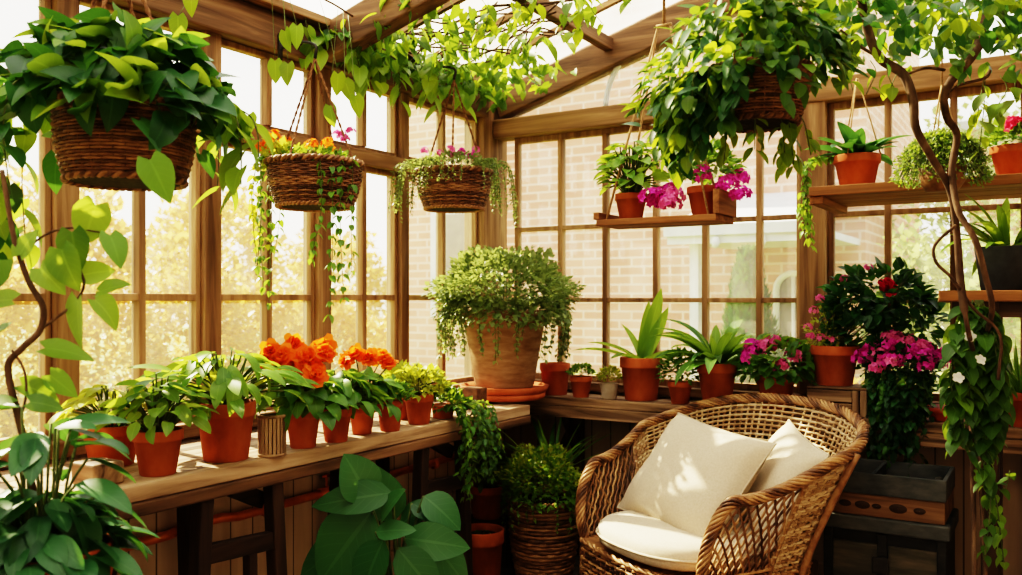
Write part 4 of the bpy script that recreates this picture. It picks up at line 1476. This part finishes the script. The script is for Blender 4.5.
begonia('terracotta pot of full orange begonias, tallest blooms on the left bench', 303, 449, .058, .125,
        [(-.09, -.02, .28, .042), (-.05, -.05, .30, .042), (-.01, 0, .27, .045), (.03, -.05, .285, .045), (.06, .03, .325, .042), (.085, -.03, .31, .04), (.06, -.08, .25, .042), (-.04, .04, .33, .035), (-.095, -.05, .315, .036)], .135, 41)
t = lb('potted_plant', 'terracotta pot of dark drooping leaves just right of the full orange begonias', 336, 443, .054, .115)
m = MB(); broad(m, 64, .13, .14, .095, .05, 'lance', 0, 1, (0, 0, .10), .03, 1.0, .1); m.build('foliage', ['leaf_mid', 'stem'], t)
begonia('terracotta pot with sparse orange begonia heads, further along the left bench', 362, 435, .048, .10,
        [(-.06, 0, .27, .032), (-.02, -.02, .285, .034), (.03, 0, .28, .034), (.07, .01, .27, .030), (.10, -.01, .25, .026)], .105, 42, .13)
t = lb('potted_plant', 'terracotta pot with yellow buds among small leaves, beside sparse begonias', 390, 432, .050, .115)
m = MB(); bush(m, (0, 0, .125), (.075, .075, .05), 260, .03, .02, 0, -.2); m.build('foliage', ['leaf_mid'], t)
m = MB()
for k in range(16):
    a = rnd(0, 6.28); r_ = rnd(.0, .07); floret(m, (r_ * math.cos(a), r_ * math.sin(a), .165 + rnd(-.02, .02)), (0, 0, 1), .01)
m.build('flowers', ['p_yellow'], t)
t = lb('potted_plant', 'bright terracotta pot mostly hidden behind the lime foliage pot', 404, 420, .045, .10)
m = MB(); bush(m, (0, 0, .135), (.085, .085, .07), 300, .035, .022, 0, -.3); m.build('foliage', ['leaf_lime'], t)
t = lb('potted_plant', 'terracotta pot with loose lime green foliage near the bench end', 419, 425, .058, .115)
m = MB(); bush(m, (0, 0, .14), (.10, .10, .065), 380, .035, .022, 0, -.3); broad(m, 16, .12, .12, .05, .03, 'ovate', 0, 1, (0, 0, .11), .03); m.build('foliage', ['leaf_lime', 'stem'], t)
# trailing plant that hangs off the bench end
p = stand(443, 419, ZB_L, .04)
t = potted('trailing_plant', 'small pot with ivy like foliage spilling over the bench front edge', p, .05, .055, .04, cat='potted plant', rot=0)
m = MB(); bush(m, (0, 0, .05), (.10, .10, .06), 320, .032, .022, 0, -.1)
for k in range(26):
    ox = rnd(-.06, .12); xe = XF - p.x + rnd(.015, .09); ln = rnd(.10, .30)
    yy = rnd(-.08, .14)
    strand(m, [V((.02, yy * .4, .05)), V((xe * .8, yy, .06)), V((xe + .02, yy, -.03)), V((xe + rnd(.0, .05), yy + rnd(-.03, .03), -ln * .6)), V((xe + rnd(-.01, .05), yy + rnd(-.04, .04), -ln))], .014, .026, .019, random.choice([0, 2, 3, 3]), 1, .0014, prof='heart', jit=.9)
m.build('foliage', ['leaf_shade', 'stem', 'leaf_mid', 'leaf_fresh'], t)
# little things by the corner
x_ = stand(440, 396, ZB_L, .05)
m = pot_mesh(.045, .075, .032); tag(m.build('flower_pot', 'terracotta_old', loc=x_), 'small empty weathered pot at the window behind the trailing plant', 'pot')
m = MB(); m.box(-.045, .045, -.03, .03, 0, .055)
tag(m.build('brick_block', 'rust', smooth=False, bevel=.005, loc=stand(457, 403, ZB_L, .03)), 'small reddish block next to the empty weathered pot', 'block')
m = MB(); m.box(-.045, .045, -.04, .04, 0.0005, .095)
o = m.build('dark_block', 'wicker', smooth=False, bevel=.006, loc=stand(474, 410, ZB_L, .04)); o.name = 'wooden_block'
tag(o, 'dark brown upright block beside the big stoneware planter', 'block')

# big stoneware planter on saucer in the corner
pc = V((-2.245, 3.56, .821))
t = thing('planter_saucer', 'wide stacked terracotta saucer under the big stoneware planter', 'saucer', pc)
m = MB(); m.lathe([(.001, 0), (.185, 0), (.195, .006), (.20, .028), (.195, .030), (.001, .030)], 44); m.build('lower_saucer', 'terracotta', t)
m = MB(); m.lathe([(.001, .031), (.195, .031), (.205, .038), (.215, .062), (.207, .064), (.19, .052), (.001, .052)], 44); m.build('upper_saucer', 'terracotta', t)
t = thing('large_planter', 'big sandy stoneware planter with round bushy grey green plant in the corner', 'potted plant', pc + V((0, 0, .0525)))
m = MB(); m.lathe([(.001, 0), (.135, 0), (.142, .012), (.150, .06), (.178, .22), (.198, .33), (.203, .335), (.206, .35), (.203, .37), (.192, .37), (.186, .34), (.18, .32)], 48)
pp_ = m.build('pot', 'stone', t)
m = MB(); m.lathe([(.181, .325), (.001, .335)], 24); m.build('soil', 'soil', pp_)
m = MB()
bush(m, (0, 0, .435), (.345, .345, .205), 5200, .032, .023, 0, -.6, .6, .1)
twigs(m, (0, 0, .42), (.33, .33, .18), 60, 1, (0, 0, .33))
for k in range(60):
    a = rnd(0, 6.28); e = V((math.cos(a), math.sin(a), 0))
    strand(m, [e * .12 + V((0, 0, .40)), e * .26 + V((0, 0, .42)), e * .315 + V((0, 0, .33)), e * rnd(.27, .32) + V((0, 0, rnd(.14, .27)))], .011, .026, .018, 0, 1, .0014, small=True, jit=1.0)
m.build('foliage', ['leaf_sage', 'stem'], t)

# ================================================================== POTS ON THE BACK BENCH
random.seed(55)


def bk(name, label, px, Y, rt, h, cat='potted plant', rb=None, pm='terracotta', **k):
    x, tt = at_y(px, Y)
    return potted(name, label, (x, Y, k.pop('z', ZB_R + .0005)), rt, h, rb, pm, cat, **k)


t = bk('flower_pot', 'empty terracotta pot standing beside the big planter', 555, 3.83, .076, .155, 'pot', rb=.06)
t = bk('potted_plant', 'small terracotta pot with low green mound right of the empty pot', 581, 3.79, .054, .10)
m = MB(); bush(m, (0, 0, .11), (.06, .06, .04), 260, .02, .014, 0, -.1); m.build('foliage', ['leaf_mid'], t)
t = bk('potted_plant', 'small grey clay pot with yellow green sprigs', 609, 3.79, .045, .075, pm='greypot', rim=False, rb=.036)
m = MB(); bush(m, (0, 0, .095), (.055, .055, .05), 220, .024, .014, 0, -.1); m.build('foliage', ['leaf_lime'], t)
t = bk('potted_amaryllis', 'large terracotta pot with upright strap leaves and leaning blades', 641, 3.84, .100, .20, rb=.075, rot=0)
m = MB()
for ox, of, z, w, bd_ in [(.10, 0, .36, .075, .1), (.045, .02, .30, .06, .15), (.13, -.03, .27, .06, .3)]:
    d = rt_ * ox + ft_ * of + V((0, 0, z))
    leaf(m, (0, 0, .17), d, -ft_ + V((0, 0, .2)), d.length, w, bd_, .2, 'strap', 0)
for ox, of, z, L, bd_ in [(-.26, -.02, .15, .34, .6), (-.2, .05, .19, .28, .7), (.2, -.06, .16, .26, .8), (.24, 0, .12, .24, .5), (-.12, -.08, .12, .2, 1.0), (.1, -.1, .1, .2, 1.0), (-.05, .05, .2, .22, .4)]:
    d = rt_ * ox + ft_ * of + V((0, 0, z))
    leaf(m, (0, 0, .17), d, V((0, 0, 1)), L, .055, bd_, .25, 'strap', 0)
m.build('foliage', ['leaf_fresh'], t)
t = bk('potted_plant', 'small terracotta pot with bushy green herb between the two strap leaved plants', 680, 3.79, .055, .10)
m = MB(); bush(m, (0, 0, .15), (.085, .085, .085), 420, .028, .018, 0, -.5); m.build('foliage', ['leaf_mid'], t)
t = bk('potted_plant', 'tall terracotta pot with wide arching glossy strap leaves', 717, 3.83, .088, .19, rb=.062)
m = MB(); rosette(m, 34, .33, .052, (20, 80), (.7, 1.7), 'strap', 0, (0, 0, .165), .035, fold=.22); rosette(m, 10, .2, .05, (55, 88), (.2, .7), 'strap', 1, (0, 0, .165), .03)
m.build('foliage', ['leaf_mid', 'leaf_fresh'], t)
t = bk('potted_geranium', 'terracotta pot of pink flowers behind the armchair back, left of the crate', 776, 3.82, .080, .145, 'potted flower', rb=.058, rot=0)
m = MB(); bush(m, (0, 0, .19), (.155, .155, .10), 330, .05, .036, 0, -.5, small=False); m.build('foliage', ['leaf_mid'], t)
m = FB(t, 'flower_cluster', ['p_magenta', 'p_pink'])
for ox, of, z in [(-.09, -.05, .255), (-.06, -.07, .27), (-.115, -.02, .235), (-.03, -.05, .285), (-.10, .02, .265), (.04, -.10, .23), (-.02, -.12, .19), (.06, -.03, .26), (-.13, -.05, .22)]:
    e = rt_ * ox + ft_ * of
    cluster(m, (e.x, e.y, z), .036, 24, .018, random.choice([0, 1, 1]))
# crate under the tall plant
x, tt = at_y(841, 3.83)
cr = thing('small_crate', 'small old wooden crate raising the tall flowering plant on the back bench', 'crate', (x, 3.83, ZB_R + .0005))
m = MB(); m.box(-.115, .115, -.085, .085, .0, .105); m.build('body', 'darkX', cr, smooth=False)
for k in range(2):
    MB().box(-.118, .06, -.094, -.0855, .004 + k * .052, .050 + k * .052).build('board', 'benchX', cr, smooth=False, bevel=.003)
for xa in (.062, .092):
    MB().box(xa, xa + .026, -.097, -.0855, .0, .105).build('batten', 'benchZ', cr, smooth=False, bevel=.003)
MB().box(-.118, .118, -.09, .09, .1055, .116).build('lid', 'benchX', cr, smooth=False, bevel=.003)
x, tt = at_y(835, 3.83)
t = potted('potted_rose', 'terracotta pot on the small crate with tall dark bush and a single red rose', (x, 3.83, ZB_R + .117), .096, .165, .07, 'terracotta', 'potted flower', rot=0)
m = MB(); s = MB()
for k in range(46):
    ox = rnd(-.10, .20); z = rnd(.22, .36); of = rnd(-.10, .04)
    e = rt_ * ox + ft_ * of + V((0, 0, z))
    s.tube(spline([V((rnd(-.03, .03), rnd(-.03, .03), .14)), V((e.x * .4, e.y * .4, z * .7)), e], 4), .0018, 4)
for ox, of, z, r0, r1, n in [(.16, -.06, .36, .19, .125, 300), (.27, -.08, .27, .14, .10, 170), (.06, -.02, .30, .11, .10, 130), (.10, -.05, .22, .14, .08, 130)]:
    e = rt_ * ox + ft_ * of
    bush(m, (e.x, e.y, z), (r0, r0 * .7, r1), n, .055, .034, 0, -.7, small=False)
e = rt_ * -.03
bush(m, (e.x, e.y, .22), (.09, .08, .09), 260, .022, .014, 1, -.8)
s.build('stem', 'stem', t)
m.build('foliage', ['leaf_dark', 'leaf_lime'], t)
f = FB(t, 'flower', ['p_red', 'p_pink'])
e = rt_ * .155 + ft_ * -.16
for _ in range(3):
    bloom(f, V((e.x, e.y, .41)) + rdir() * .014, -ft_ + V((0, 0, .5)) + rdir() * .4, .036, 15, 0, 3)
for ox, of, z in [(-.10, -.03, .31), (-.11, 0, .24), (-.08, -.06, .20), (-.05, -.08, .19), (-.12, -.04, .20), (.14, .0, .49), (.02, -.05, .44), (.30, -.1, .40), (-.07, -.02, .36)]:
    e = rt_ * ox + ft_ * of
    cluster(f, (e.x, e.y, z), .016, 9, .012, 1)
# trailing magenta plant at the bench edge
x, tt = at_y(901, 3.80)
t = bk('potted_geranium', 'magenta flowers over dark trailing foliage spilling off the back bench', 901, 3.80, .07, .13, 'potted flower', rot=0)
m = MB()
bush(m, (0, 0, .22), (.15, .14, .09), 420, .034, .026, 0, -.6)
bush(m, (0, -.03, .12), (.11, .11, .12), 380, .034, .026, 0, -.9)
bush(m, (0, -.04, .12), (.115, .11, .125), 170, .034, .026, 2, -.9, .9)
for k in range(44):
    a = rnd(-2.9, -.25); e = V((math.cos(a) * .8, math.sin(a), 0)) * rnd(.10, .145); ln = rnd(.0, .17) if k > 7 else rnd(.18, .36)
    strand(m, [V((e.x * .5, e.y * .5, .19)), V((e.x, e.y, .18)), V((e.x * 1.05, e.y * 1.05, .06)), V((e.x + rnd(-.02, .02), e.y, -ln * .5)), V((e.x * .9 + rnd(-.02, .02), e.y, -ln))], .014, .032, .026, random.choice([0, 0, 2]), 1, .0014, prof='heart', jit=.8)
m.build('foliage', ['leaf_dark', 'stem', 'leaf_mid'], t)
f = FB(t, 'flower_cluster', ['p_magenta', 'p_pink'])
for k in range(72):
    a = rnd(0, 6.28); r_ = rnd(0, 1) ** .5 * .165
    cluster(f, (r_ * math.cos(a), r_ * math.sin(a) * .9, .31 - .09 * (r_ / .165) ** 2 + rnd(-.03, .015)), .027, 15, .017, random.choice([0, 0, 0, 1]))
# bowl and grass pot at right
x, tt = at_y(941, 3.79)
m = MB(); m.lathe([(.001, 0), (.03, 0), (.034, .006), (.06, .035), (.075, .055), (.072, .057), (.055, .036), (.03, .012), (.001, .010)], 30)
tag(m.build('bowl', 'bowl', loc=(x, 3.79, ZB_R + .0005)), 'shallow reddish bowl on the back bench beside the trailing ivy', 'bowl')
x, tt = at_y(1022, 3.80)
t = bk('potted_grass', 'terracotta pot of fine upright grass, right end of the back bench', 1021, 3.80, .072, .13, rb=.055)
m = MB(); rosette(m, 170, .22, .005, (45, 88), (.2, 1.2), 'strap', 0, (0, 0, .11), .05); m.build('foliage', ['leaf_mid'], t)

# ================================================================== FLOOR PLANTS
random.seed(71)
fp = at_depth(544, 0, 4.05); fp.z = 0
t = thing('basket_planter', 'tall wicker floor basket of small leaved shrub and grass beside the armchair', 'potted plant', fp)
wicker_basket(t, .162, .118, .375, 'wicker_light', 22, 26)
for a in (.9, 2.5, 4.1, 5.6):
    m = MB(); m.tube([(.112 * math.cos(a), .112 * math.sin(a), .10), (.122 * math.cos(a), .122 * math.sin(a), .0)], .010, 7); m.build('leg', 'wicker_light', t)
m = MB(); bush(m, rt_ * -.02 - ft_ * .06 + V((0, 0, .46)), (.19, .155, .14), 1900, .024, .016, 0, -.6)
bush(m, rt_ * -.02 - ft_ * .06 + V((0, 0, .48)), (.18, .16, .13), 700, .022, .015, 2, -.2, .9)
for k in range(30):
    a = rnd(0, 6.28); e = V((math.cos(a), math.sin(a), 0))
    strand(m, [e * .08 + V((0, 0, .42)), e * .17 + V((0, 0, .46)), e * .195 + V((0, 0, .38)), e * .19 + V((0, 0, rnd(.25, .34)))], .012, .02, .014, 0, 1, .001, small=True)
m.build('foliage', ['leaf_fresh', 'stem', 'leaf_lime'], t)
m = MB(); e = rt_ * .04 + ft_ * .08
rosette(m, 26, .36, .016, (45, 85), (.3, 1.4), 'strap', 0, (e.x, e.y, .44), .05); m.build('grass_blades', ['leaf_mid'], t)
# stacked floor pots near the trestle
fp = at_depth(481, 0, 3.95); fp.z = 0
t = potted('potted_plant', 'front terracotta pot on the floor with bare soil, right of the big leaved plant', fp + V((0, 0, 0)), .105, .26, .085)
m = MB(); bush(m, (0, 0, .228), (.07, .07, .012), 60, .012, .008, 0, 0); m.build('foliage', ['leaf_shade'], t)
fp = at_depth(487, 0, 4.2); fp.z = 0
st = thing('plant_stool', 'low dark stool holding the rear floor pot below the bench end', 'stool', fp)
MB().box(-.10, .10, -.10, .10, .22, .25).build('top', 'darkX', st, smooth=False, bevel=.004)
for sx in (-1, 1):
    for sy in (-1, 1):
        MB().box(sx * .08 - .015, sx * .08 + .015, sy * .08 - .015, sy * .08 + .015, 0, .22).build('leg', 'darkZ', st, smooth=False)
t = potted('potted_plant', 'rear terracotta floor pot with feathery dark leaves below the bench end', fp + V((0, 0, .2505)), .088, .155, .068)
m = MB(); broad(m, 60, .13, .22, .06, .026, 'lance', 0, 1, (0, 0, .14), .04, .8, .1); bush(m, (0, 0, .22), (.11, .11, .08), 200, .03, .018, 0, -.2)
m.build('foliage', ['leaf_shade', 'stem'], t)
# large leaved plant on the floor
fp = at_depth(398, 0, 2.85); fp.z = 0
t = potted('large_leaf_plant', 'floor plant with very large rounded dark leaves in front of the bench', fp, .13, .24, .10, rot=0)
m = MB()
# (leaf base, leaf tip, width) in metres right / up of the pot, and forward
LV = [((368, 499), (350, 458), 44, -.02), ((392, 493), (314, 502), 32, -.04), ((381, 520), (396, 488), 28, -.06), ((376, 532), (410, 527), 20, -.09),
      ((372, 512), (318, 580), 62, -.02), ((405, 538), (464, 546), 36, -.06), ((424, 496), (460, 524), 34, .02), ((398, 548), (440, 600), 36, -.10),
      ((412, 503), (438, 518), 20, .04), ((384, 540), (352, 600), 44, -.10), ((395, 520), (372, 470), 40, .08), ((420, 530), (470, 580), 40, .04), ((360, 540), (300, 570), 44, .05), ((400, 525), (430, 500), 30, .08)]
for (bx, by), (ex_, ey), wp, f_ in LV:
    b0_ = at_depth(bx, by, 2.85 + f_) - t.location; e0 = at_depth(ex_, ey, 2.85 + f_ - .05) - t.location
    m.tube(spline([V((b0_.x * .1, b0_.y * .1, .20)), V((b0_.x * .6, b0_.y * .6, b0_.z * .7 + .08)), b0_], 5), .005, 6, 1)
    d = e0 - b0_
    leaf(m, b0_, d, -ft_ * .8 + V((0, 0, .75)) + rdir() * .42, d.length * 1.08, wp / FPX * 2.85 * 1.05, .40, .09, 'ovate', 0)
m.build('foliage', ['leaf_blue', 'stem'], t)
# near left planter on its stool
fp = at_depth(42, 0, 1.82); fp.z = 0
st = thing('plant_stool', 'wooden stool under the near left planter', 'stool', fp)
MB().box(-.15, .15, -.15, .15, .45, .485).build('top', 'darkX', st, smooth=False, bevel=.004)
for sx in (-1, 1):
    for sy in (-1, 1):
        MB().box(sx * .12 - .018, sx * .12 + .018, sy * .12 - .018, sy * .12 + .018, 0, .45).build('leg', 'darkZ', st, smooth=False)
t = potted('potted_plant', 'near left terracotta planter with lush dark broad leaves', fp + V((0, 0, .4855)), .135, .30, .10)
m = MB(); broad(m, 80, .125, .14, .13, .058, 'lance', 0, 1, (0, 0, .27), .05, .9, -.1); broad(m, 20, .11, .31, .14, .056, 'lance', 0, 1, (0, 0, .27), .04, .5, .35, pr=.003)
m.build('foliage', ['leaf_blue', 'stem'], t)
# climbing stem by the left edge
t = thing('climbing_vine', 'twisting brown vine stem with broad leaves climbing from the near left planter', 'vine', fp + V((-.0, 0, .76)))
D = 1.86
q = lambda px, py, d=D: at_depth(px, py, d) - t.location
stem_pts = [V((0, 0, .0)) + q(34, 487) * 0.0 + q(34, 500), q(26, 450), q(17, 412), q(8, 367), q(22, 348), q(40, 330), q(43, 307), q(30, 284), q(20, 258), q(14, 238), q(8, 205), q(2, 170)]
m = MB(); m.tube(spline(stem_pts, 6), lambda u: .0085 - .0035 * u, 8)
m.tube(spline([q(40, 330), q(56, 318), q(75, 303), q(84, 285), q(80, 270)], 5), .003, 6)
m.tube(spline([q(20, 420), q(26, 395), q(24, 370), q(12, 350)], 5), .003, 6)
m.tube(spline([q(20, 255), q(45, 235), q(70, 228), q(100, 232)], 5), .0025, 6)
m.build('stem', 'bark', t)
m = MB()
for px, py, dr, du, L_, W_, mi in [(78, 300, -.1, -1, .11, .085, 1), (95, 300, .6, -.6, .085, .07, 1), (45, 348, .9, -.1, .105, .06, 0), (22, 385, .8, -.3, .085, .055, 0), (8, 405, -.8, .1, .10, .06, 0), (30, 402, .9, -.1, .07, .05, 0),
                               (20, 255, .3, .9, .07, .05, 1), (62, 250, .3, -.8, .095, .075, 1), (110, 235, .4, -.7, .08, .06, 0), (96, 205, -.3, -.8, .10, .08, 1), (0, 260, -.4, -.6, .11, .08, 0), (12, 300, -.8, .0, .10, .06, 1), (5, 330, -.7, -.3, .09, .06, 0),
                               (72, 232, .1, -1, .09, .07, 0), (40, 268, .5, -.4, .08, .06, 1), (150, 160, .4, -.8, .1, .075, 0), (82, 275, .8, .2, .07, .055, 1), (100, 292, .7, .3, .07, .05, 1), (50, 375, .7, -.6, .075, .05, 0)]:
    d = rt_ * dr + V((0, 0, du)) - ft_ * rnd(-.3, .3)
    leaf(m, q(px, py, D + rnd(-.04, .04)), d, -ft_ * .7 + V((0, 0, .6)) + rdir() * .5, L_, W_, rnd(.2, .7), rnd(.05, .2), 'heart', mi)
m.build('foliage', ['leaf_mid', 'leaf_fresh'], t)

# ================================================================== VINES
random.seed(91)
# twisted trunks at right, rooted on the floor behind the stand leg
t = thing('climbing_vine', 'twisted twin trunk vine rising past the upper shelf into the roof', 'vine', at_depth(972, 0, 2.66) * 1.0)
t.location.z = 0
D = 2.64
q = lambda px, py, d=D: at_depth(px, py, d) - t.location
m = MB()
A = [(860, -8), (868, 30), (880, 58), (903, 74), (913, 100), (916, 128), (932, 158), (950, 190), (957, 235), (961, 285), (968, 330)]
m.tube(spline([q(x, y, D + .03 * math.sin(i)) for i, (x, y) in enumerate(A)] + [q(976, 370, 2.84), q(972, 420, 2.86), V((.0, .13, .35)), V((0, .13, 0))], 6), lambda u: (.0125 + .002 * math.sin(u * 9)) * (1 if u < .68 else .55), 9)
m.build('trunk', 'bark', t)
m = MB()
B = [(992, -8), (984, 25), (973, 55), (953, 78), (944, 97), (947, 118), (957, 135), (952, 170), (958, 210), (975, 240), (985, 275), (992, 310)]
m.tube(spline([q(x, y, D - .03 + .05 * math.cos(i)) for i, (x, y) in enumerate(B)] + [q(984, 345, 2.84), q(978, 400, 2.86), V((.03, .13, .35)), V((.03, .13, 0))], 6), lambda u: .0135 - .007 * u, 9)
m.build('trunk', 'bark', t)
for ln in ([(956, 225), (935, 245), (936, 262), (950, 276), (960, 290)], [(905, 75), (925, 68), (945, 70)], [(968, 65), (985, 45), (1005, 35), (1030, 20)], [(960, 290), (975, 310), (1000, 335), (998, 380)], [(943, 95), (960, 85), (985, 78), (990, 70)], [(880, 58), (858, 45), (840, 30)]):
    m = MB(); m.tube(spline([q(x, y) for x, y in ln], 5), .0048, 6); m.build('branch', 'bark', t)
m = MB()
for k in range(640):
    px, py = rnd(815, 1050), rnd(-40, 1) + 62 * rnd(0, 1) ** 1.3 * (1.35 if px < 940 else .75)
    p = q(px, py, D + rnd(-.35, .35))
    o = rdir(-.8, .2)
    leaf(m, p, o + V((0, 0, -.3)), V((0, 0, 1)) + rdir() * .8, rnd(.040, .066), rnd(.026, .042), rnd(.2, .8), rnd(.03, .2), 'ovate', random.choice([0, 0, 3, 3, 1]))
for px, py, ln in [(985, 70, .16), (1000, 75, .12), (985, 78, .22), (870, 60, .1), (1010, 60, .12), (888, 60, .10), (850, 40, .15), (900, 70, .06)]:
    p = q(px, py)
    strand(m, [p, p + V((rnd(-.02, .02), 0, -ln * .4)), p + V((rnd(-.03, .03), rnd(-.02, .02), -ln))], .04, .065, .042, 1, 2, .0014, prof='ovate', jit=.6)
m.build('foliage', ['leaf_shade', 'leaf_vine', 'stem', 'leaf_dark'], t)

# trailing ivy on the plant stand
t = thing('trailing_ivy', 'variegated ivy trailing from the plant stand down past its leg', 'vine', at_depth(975, 296, 2.84))
q = lambda px, py, d=2.80: at_depth(px, py, d) - t.location
m = MB()
for k in range(24):
    px = rnd(950, 1000); e = rnd(350, 455)
    strand(m, [q(975 + rnd(-8, 8), 300), q(px * .6 + 975 * .4, 325, 2.78), q(px, (300 + e) / 2, 2.75 + rnd(-.05, .05)), q(px + rnd(-8, 8), e, 2.76)], .020, .065, .05, random.choice([0, 0, 0, 1]), 2, .002, prof='heart', jit=.8)
for ln in ([(962, 400), (965, 440), (978, 470), (990, 495), (988, 530), (984, 560)], [(990, 430), (985, 470), (996, 500), (1001, 540), (1004, 562)], [(975, 440), (990, 478), (1004, 490), (1010, 470)]):
    strand(m, [q(x, y, 2.75) for x, y in ln], .022, .045, .034, random.choice([0, 1]), 2, .002, prof='heart', jit=.8)
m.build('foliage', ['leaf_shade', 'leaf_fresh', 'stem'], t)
m = FB(t, 'flower', ['p_white'])
for px, py in [(970, 336), (980, 360), (958, 378)]:
    bloom(m, q(px, py, 2.66), -ft_ + rdir() * .5, .017, 5, 0, 1)

# vine under the roof at the eaves, between the two rafters
t = thing('roof_vine', 'green vine spreading under the roof glass above the left window plate', 'vine', (-2.2, 3.2, roofz(-2.2) - .05))
m = MB(); s = MB()
ends = []
for k in range(16):
    y0 = rnd(2.75, 3.2); x0 = -2.5
    pts = [V((x0, y0, 2.42))]
    y = y0; x = x0
    for j in range(5):
        x += rnd(.05, .20); y += rnd(-.15, .25); y = min(max(y, 2.72), 3.85)
        pts.append(V((x, y, roofz(x) - .09 - rnd(0, .05))))
    s.tube([p - t.location for p in spline(pts, 4)], .004, 5)
    ends += pts
s.build('stem', 'bark', t)
for k in range(560):
    u = rnd(0, 1)
    x = -2.50 + .50 * rnd(0, 1) ** 1.5; y = rnd(2.60, 3.90)
    if x > -2.1 and y > 3.45 and rnd(0, 1) < .7:
        continue
    p = V((x, y, roofz(x) - .07 - rnd(0, .10))) - t.location
    leaf(m, p, rdir(-.9, .1) + V((0, 0, -.35)), V((0, 0, 1)) + rdir() * .7, rnd(.045, .08), rnd(.034, .055), rnd(.2, .8), rnd(.03, .2), 'heart', random.choice([0, 1, 2, 2, 3]))
for k in range(15):
    y = 2.55 + 1.0 * k / 15 + rnd(-.05, .05); x = XW + rnd(.08, .2); ln = rnd(.08, .26)
    p = V((x, y, 2.40)) - t.location
    strand(m, [p, p + V((.01, 0, -.05)), p + V((rnd(-.02, .03), rnd(-.03, .03), -ln * .6)), p + V((rnd(-.02, .03), rnd(-.04, .04), -ln))], .034, .09, .062, random.choice([0, 1, 1]), 4, .002, prof='heart', jit=.6)
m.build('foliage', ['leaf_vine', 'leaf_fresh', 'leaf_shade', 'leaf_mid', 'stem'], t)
# second vine along the purlin toward the upper right basket
t = thing('roof_vine', 'thin leafy vine hanging from the purlin above the gable end', 'vine', (-1.6, 3.3, roofz(-1.6) - .1))
m = MB(); s = MB()
pts = [V((-1.95, 3.0, roofz(-1.95) - .12)), V((-1.75, 3.25, roofz(-1.75) - .12)), V((-1.5, 3.35, roofz(-1.5) - .14)), V((-1.2, 3.2, roofz(-1.2) - .12)), V((-.8, 2.9, roofz(-.8) - .12))]
s.tube([p - t.location for p in spline(pts, 6)], .006, 6); s.build('stem', 'bark', t)
sp = spline(pts, 10)
for k in range(30):
    p = random.choice(sp) - t.location + V((rnd(-.12, .12), rnd(-.18, .18), rnd(-.02, .05)))
    ln = rnd(.04, .16)
    strand(m, [p, p + V((rnd(-.04, .04), rnd(-.04, .04), -ln * .5)), p + V((rnd(-.05, .05), rnd(-.05, .05), -ln))], .035, .07, .05, random.choice([0, 0, 1, 2]), 3, .0016, prof='heart', jit=.8)
m.build('foliage', ['leaf_vine', 'leaf_fresh', 'leaf_shade', 'stem'], t)
# vine leaves at the wall plate over the near windows
t = thing('roof_vine', 'few vine leaves hanging from the wall plate beside the nearer rafter', 'vine', (XW + .12, 2.25, 2.44))
m = MB(); s = MB()
pts = [V((.0, -.2, .0)), V((.05, .05, .02)), V((.08, .25, .01)), V((.10, .38, -.02))]
s.tube(spline(pts, 5), .004, 6); s.build('stem', 'bark', t)
for px, py, dp in [(285, 45, 3.2), (275, 75, 3.2), (288, 78, 3.2), (345, 95, 3.3), (355, 110, 3.3), (338, 88, 3.25), (178, 30, 2.8), (192, 5, 2.8), (330, 120, 3.3), (297, 40, 3.2)]:
    p = at_depth(px, py - 14, dp) - t.location
    leaf(m, p, V((rnd(-.3, .3), rnd(-.3, .3), -1)), -ft_ + rdir() * .5, .085, .06, .3, .1, 'heart', random.choice([0, 1]))
    near = min(spline(pts, 5), key=lambda w: (w - p).length)
    m.tube(spline([near, (near + p) / 2 + V((0, 0, .02)), p], 4), .0014, 4, 2)
m.build('foliage', ['leaf_vine', 'leaf_fresh', 'stem'], t)

# ================================================================== LIGHT AND CAMERA
w = bpy.data.worlds.new('sky'); scene.world = w; w.use_nodes = True
nt = w.node_tree; nt.nodes.clear()
out = nt.nodes.new('ShaderNodeOutputWorld'); bg = nt.nodes.new('ShaderNodeBackground')
tc = nt.nodes.new('ShaderNodeTexCoord'); sx = nt.nodes.new('ShaderNodeSeparateXYZ')
nt.links.new(tc.outputs['Generated'], sx.inputs[0])
r = ramp(nt, [(0.0, (.45, .38, .22)), (.48, (.95, .80, .52)), (.53, (1.0, .95, .85)), (.75, (1.0, .97, .92)), (1.0, (.86, .92, 1.0))])
mr = node(nt, 'ShaderNodeMapRange'); mr.inputs['From Min'].default_value = -1; mr.inputs['From Max'].default_value = 1
nt.links.new(sx.outputs['Z'], mr.inputs['Value']); nt.links.new(mr.outputs[0], r.inputs[0])
nt.links.new(r.outputs[0], bg.inputs['Color']); bg.inputs['Strength'].default_value = 2.6
nt.links.new(bg.outputs[0], out.inputs['Surface'])

sun = bpy.data.lights.new('sun', 'SUN'); sun.energy = 22.0; sun.angle = math.radians(.8); sun.color = (1.0, .82, .55)
so = bpy.data.objects.new('sun', sun); COL.objects.link(so)
to_sun = V((-.80, .14, .62)).normalized()
so.rotation_euler = to_sun.to_track_quat('Z', 'Y').to_euler()
so.location = to_sun * 20

cam = bpy.data.cameras.new('camera'); co = bpy.data.objects.new('camera', cam); COL.objects.link(co)
cam.sensor_width = 36; cam.lens = FPX / 1022 * 36; cam.shift_y = (HY - 287.5) / 1022
co.location = (0, 0, CAMZ); co.rotation_euler = (PI / 2, 0, TH)
cam.clip_start = .05; cam.clip_end = 200
cam.dof.use_dof = True; cam.dof.focus_distance = 3.0; cam.dof.aperture_fstop = 3.2
scene.camera = co
scene.view_settings.view_transform = 'Filmic'
scene.view_settings.look = 'Very High Contrast'
scene.view_settings.exposure = 0.05
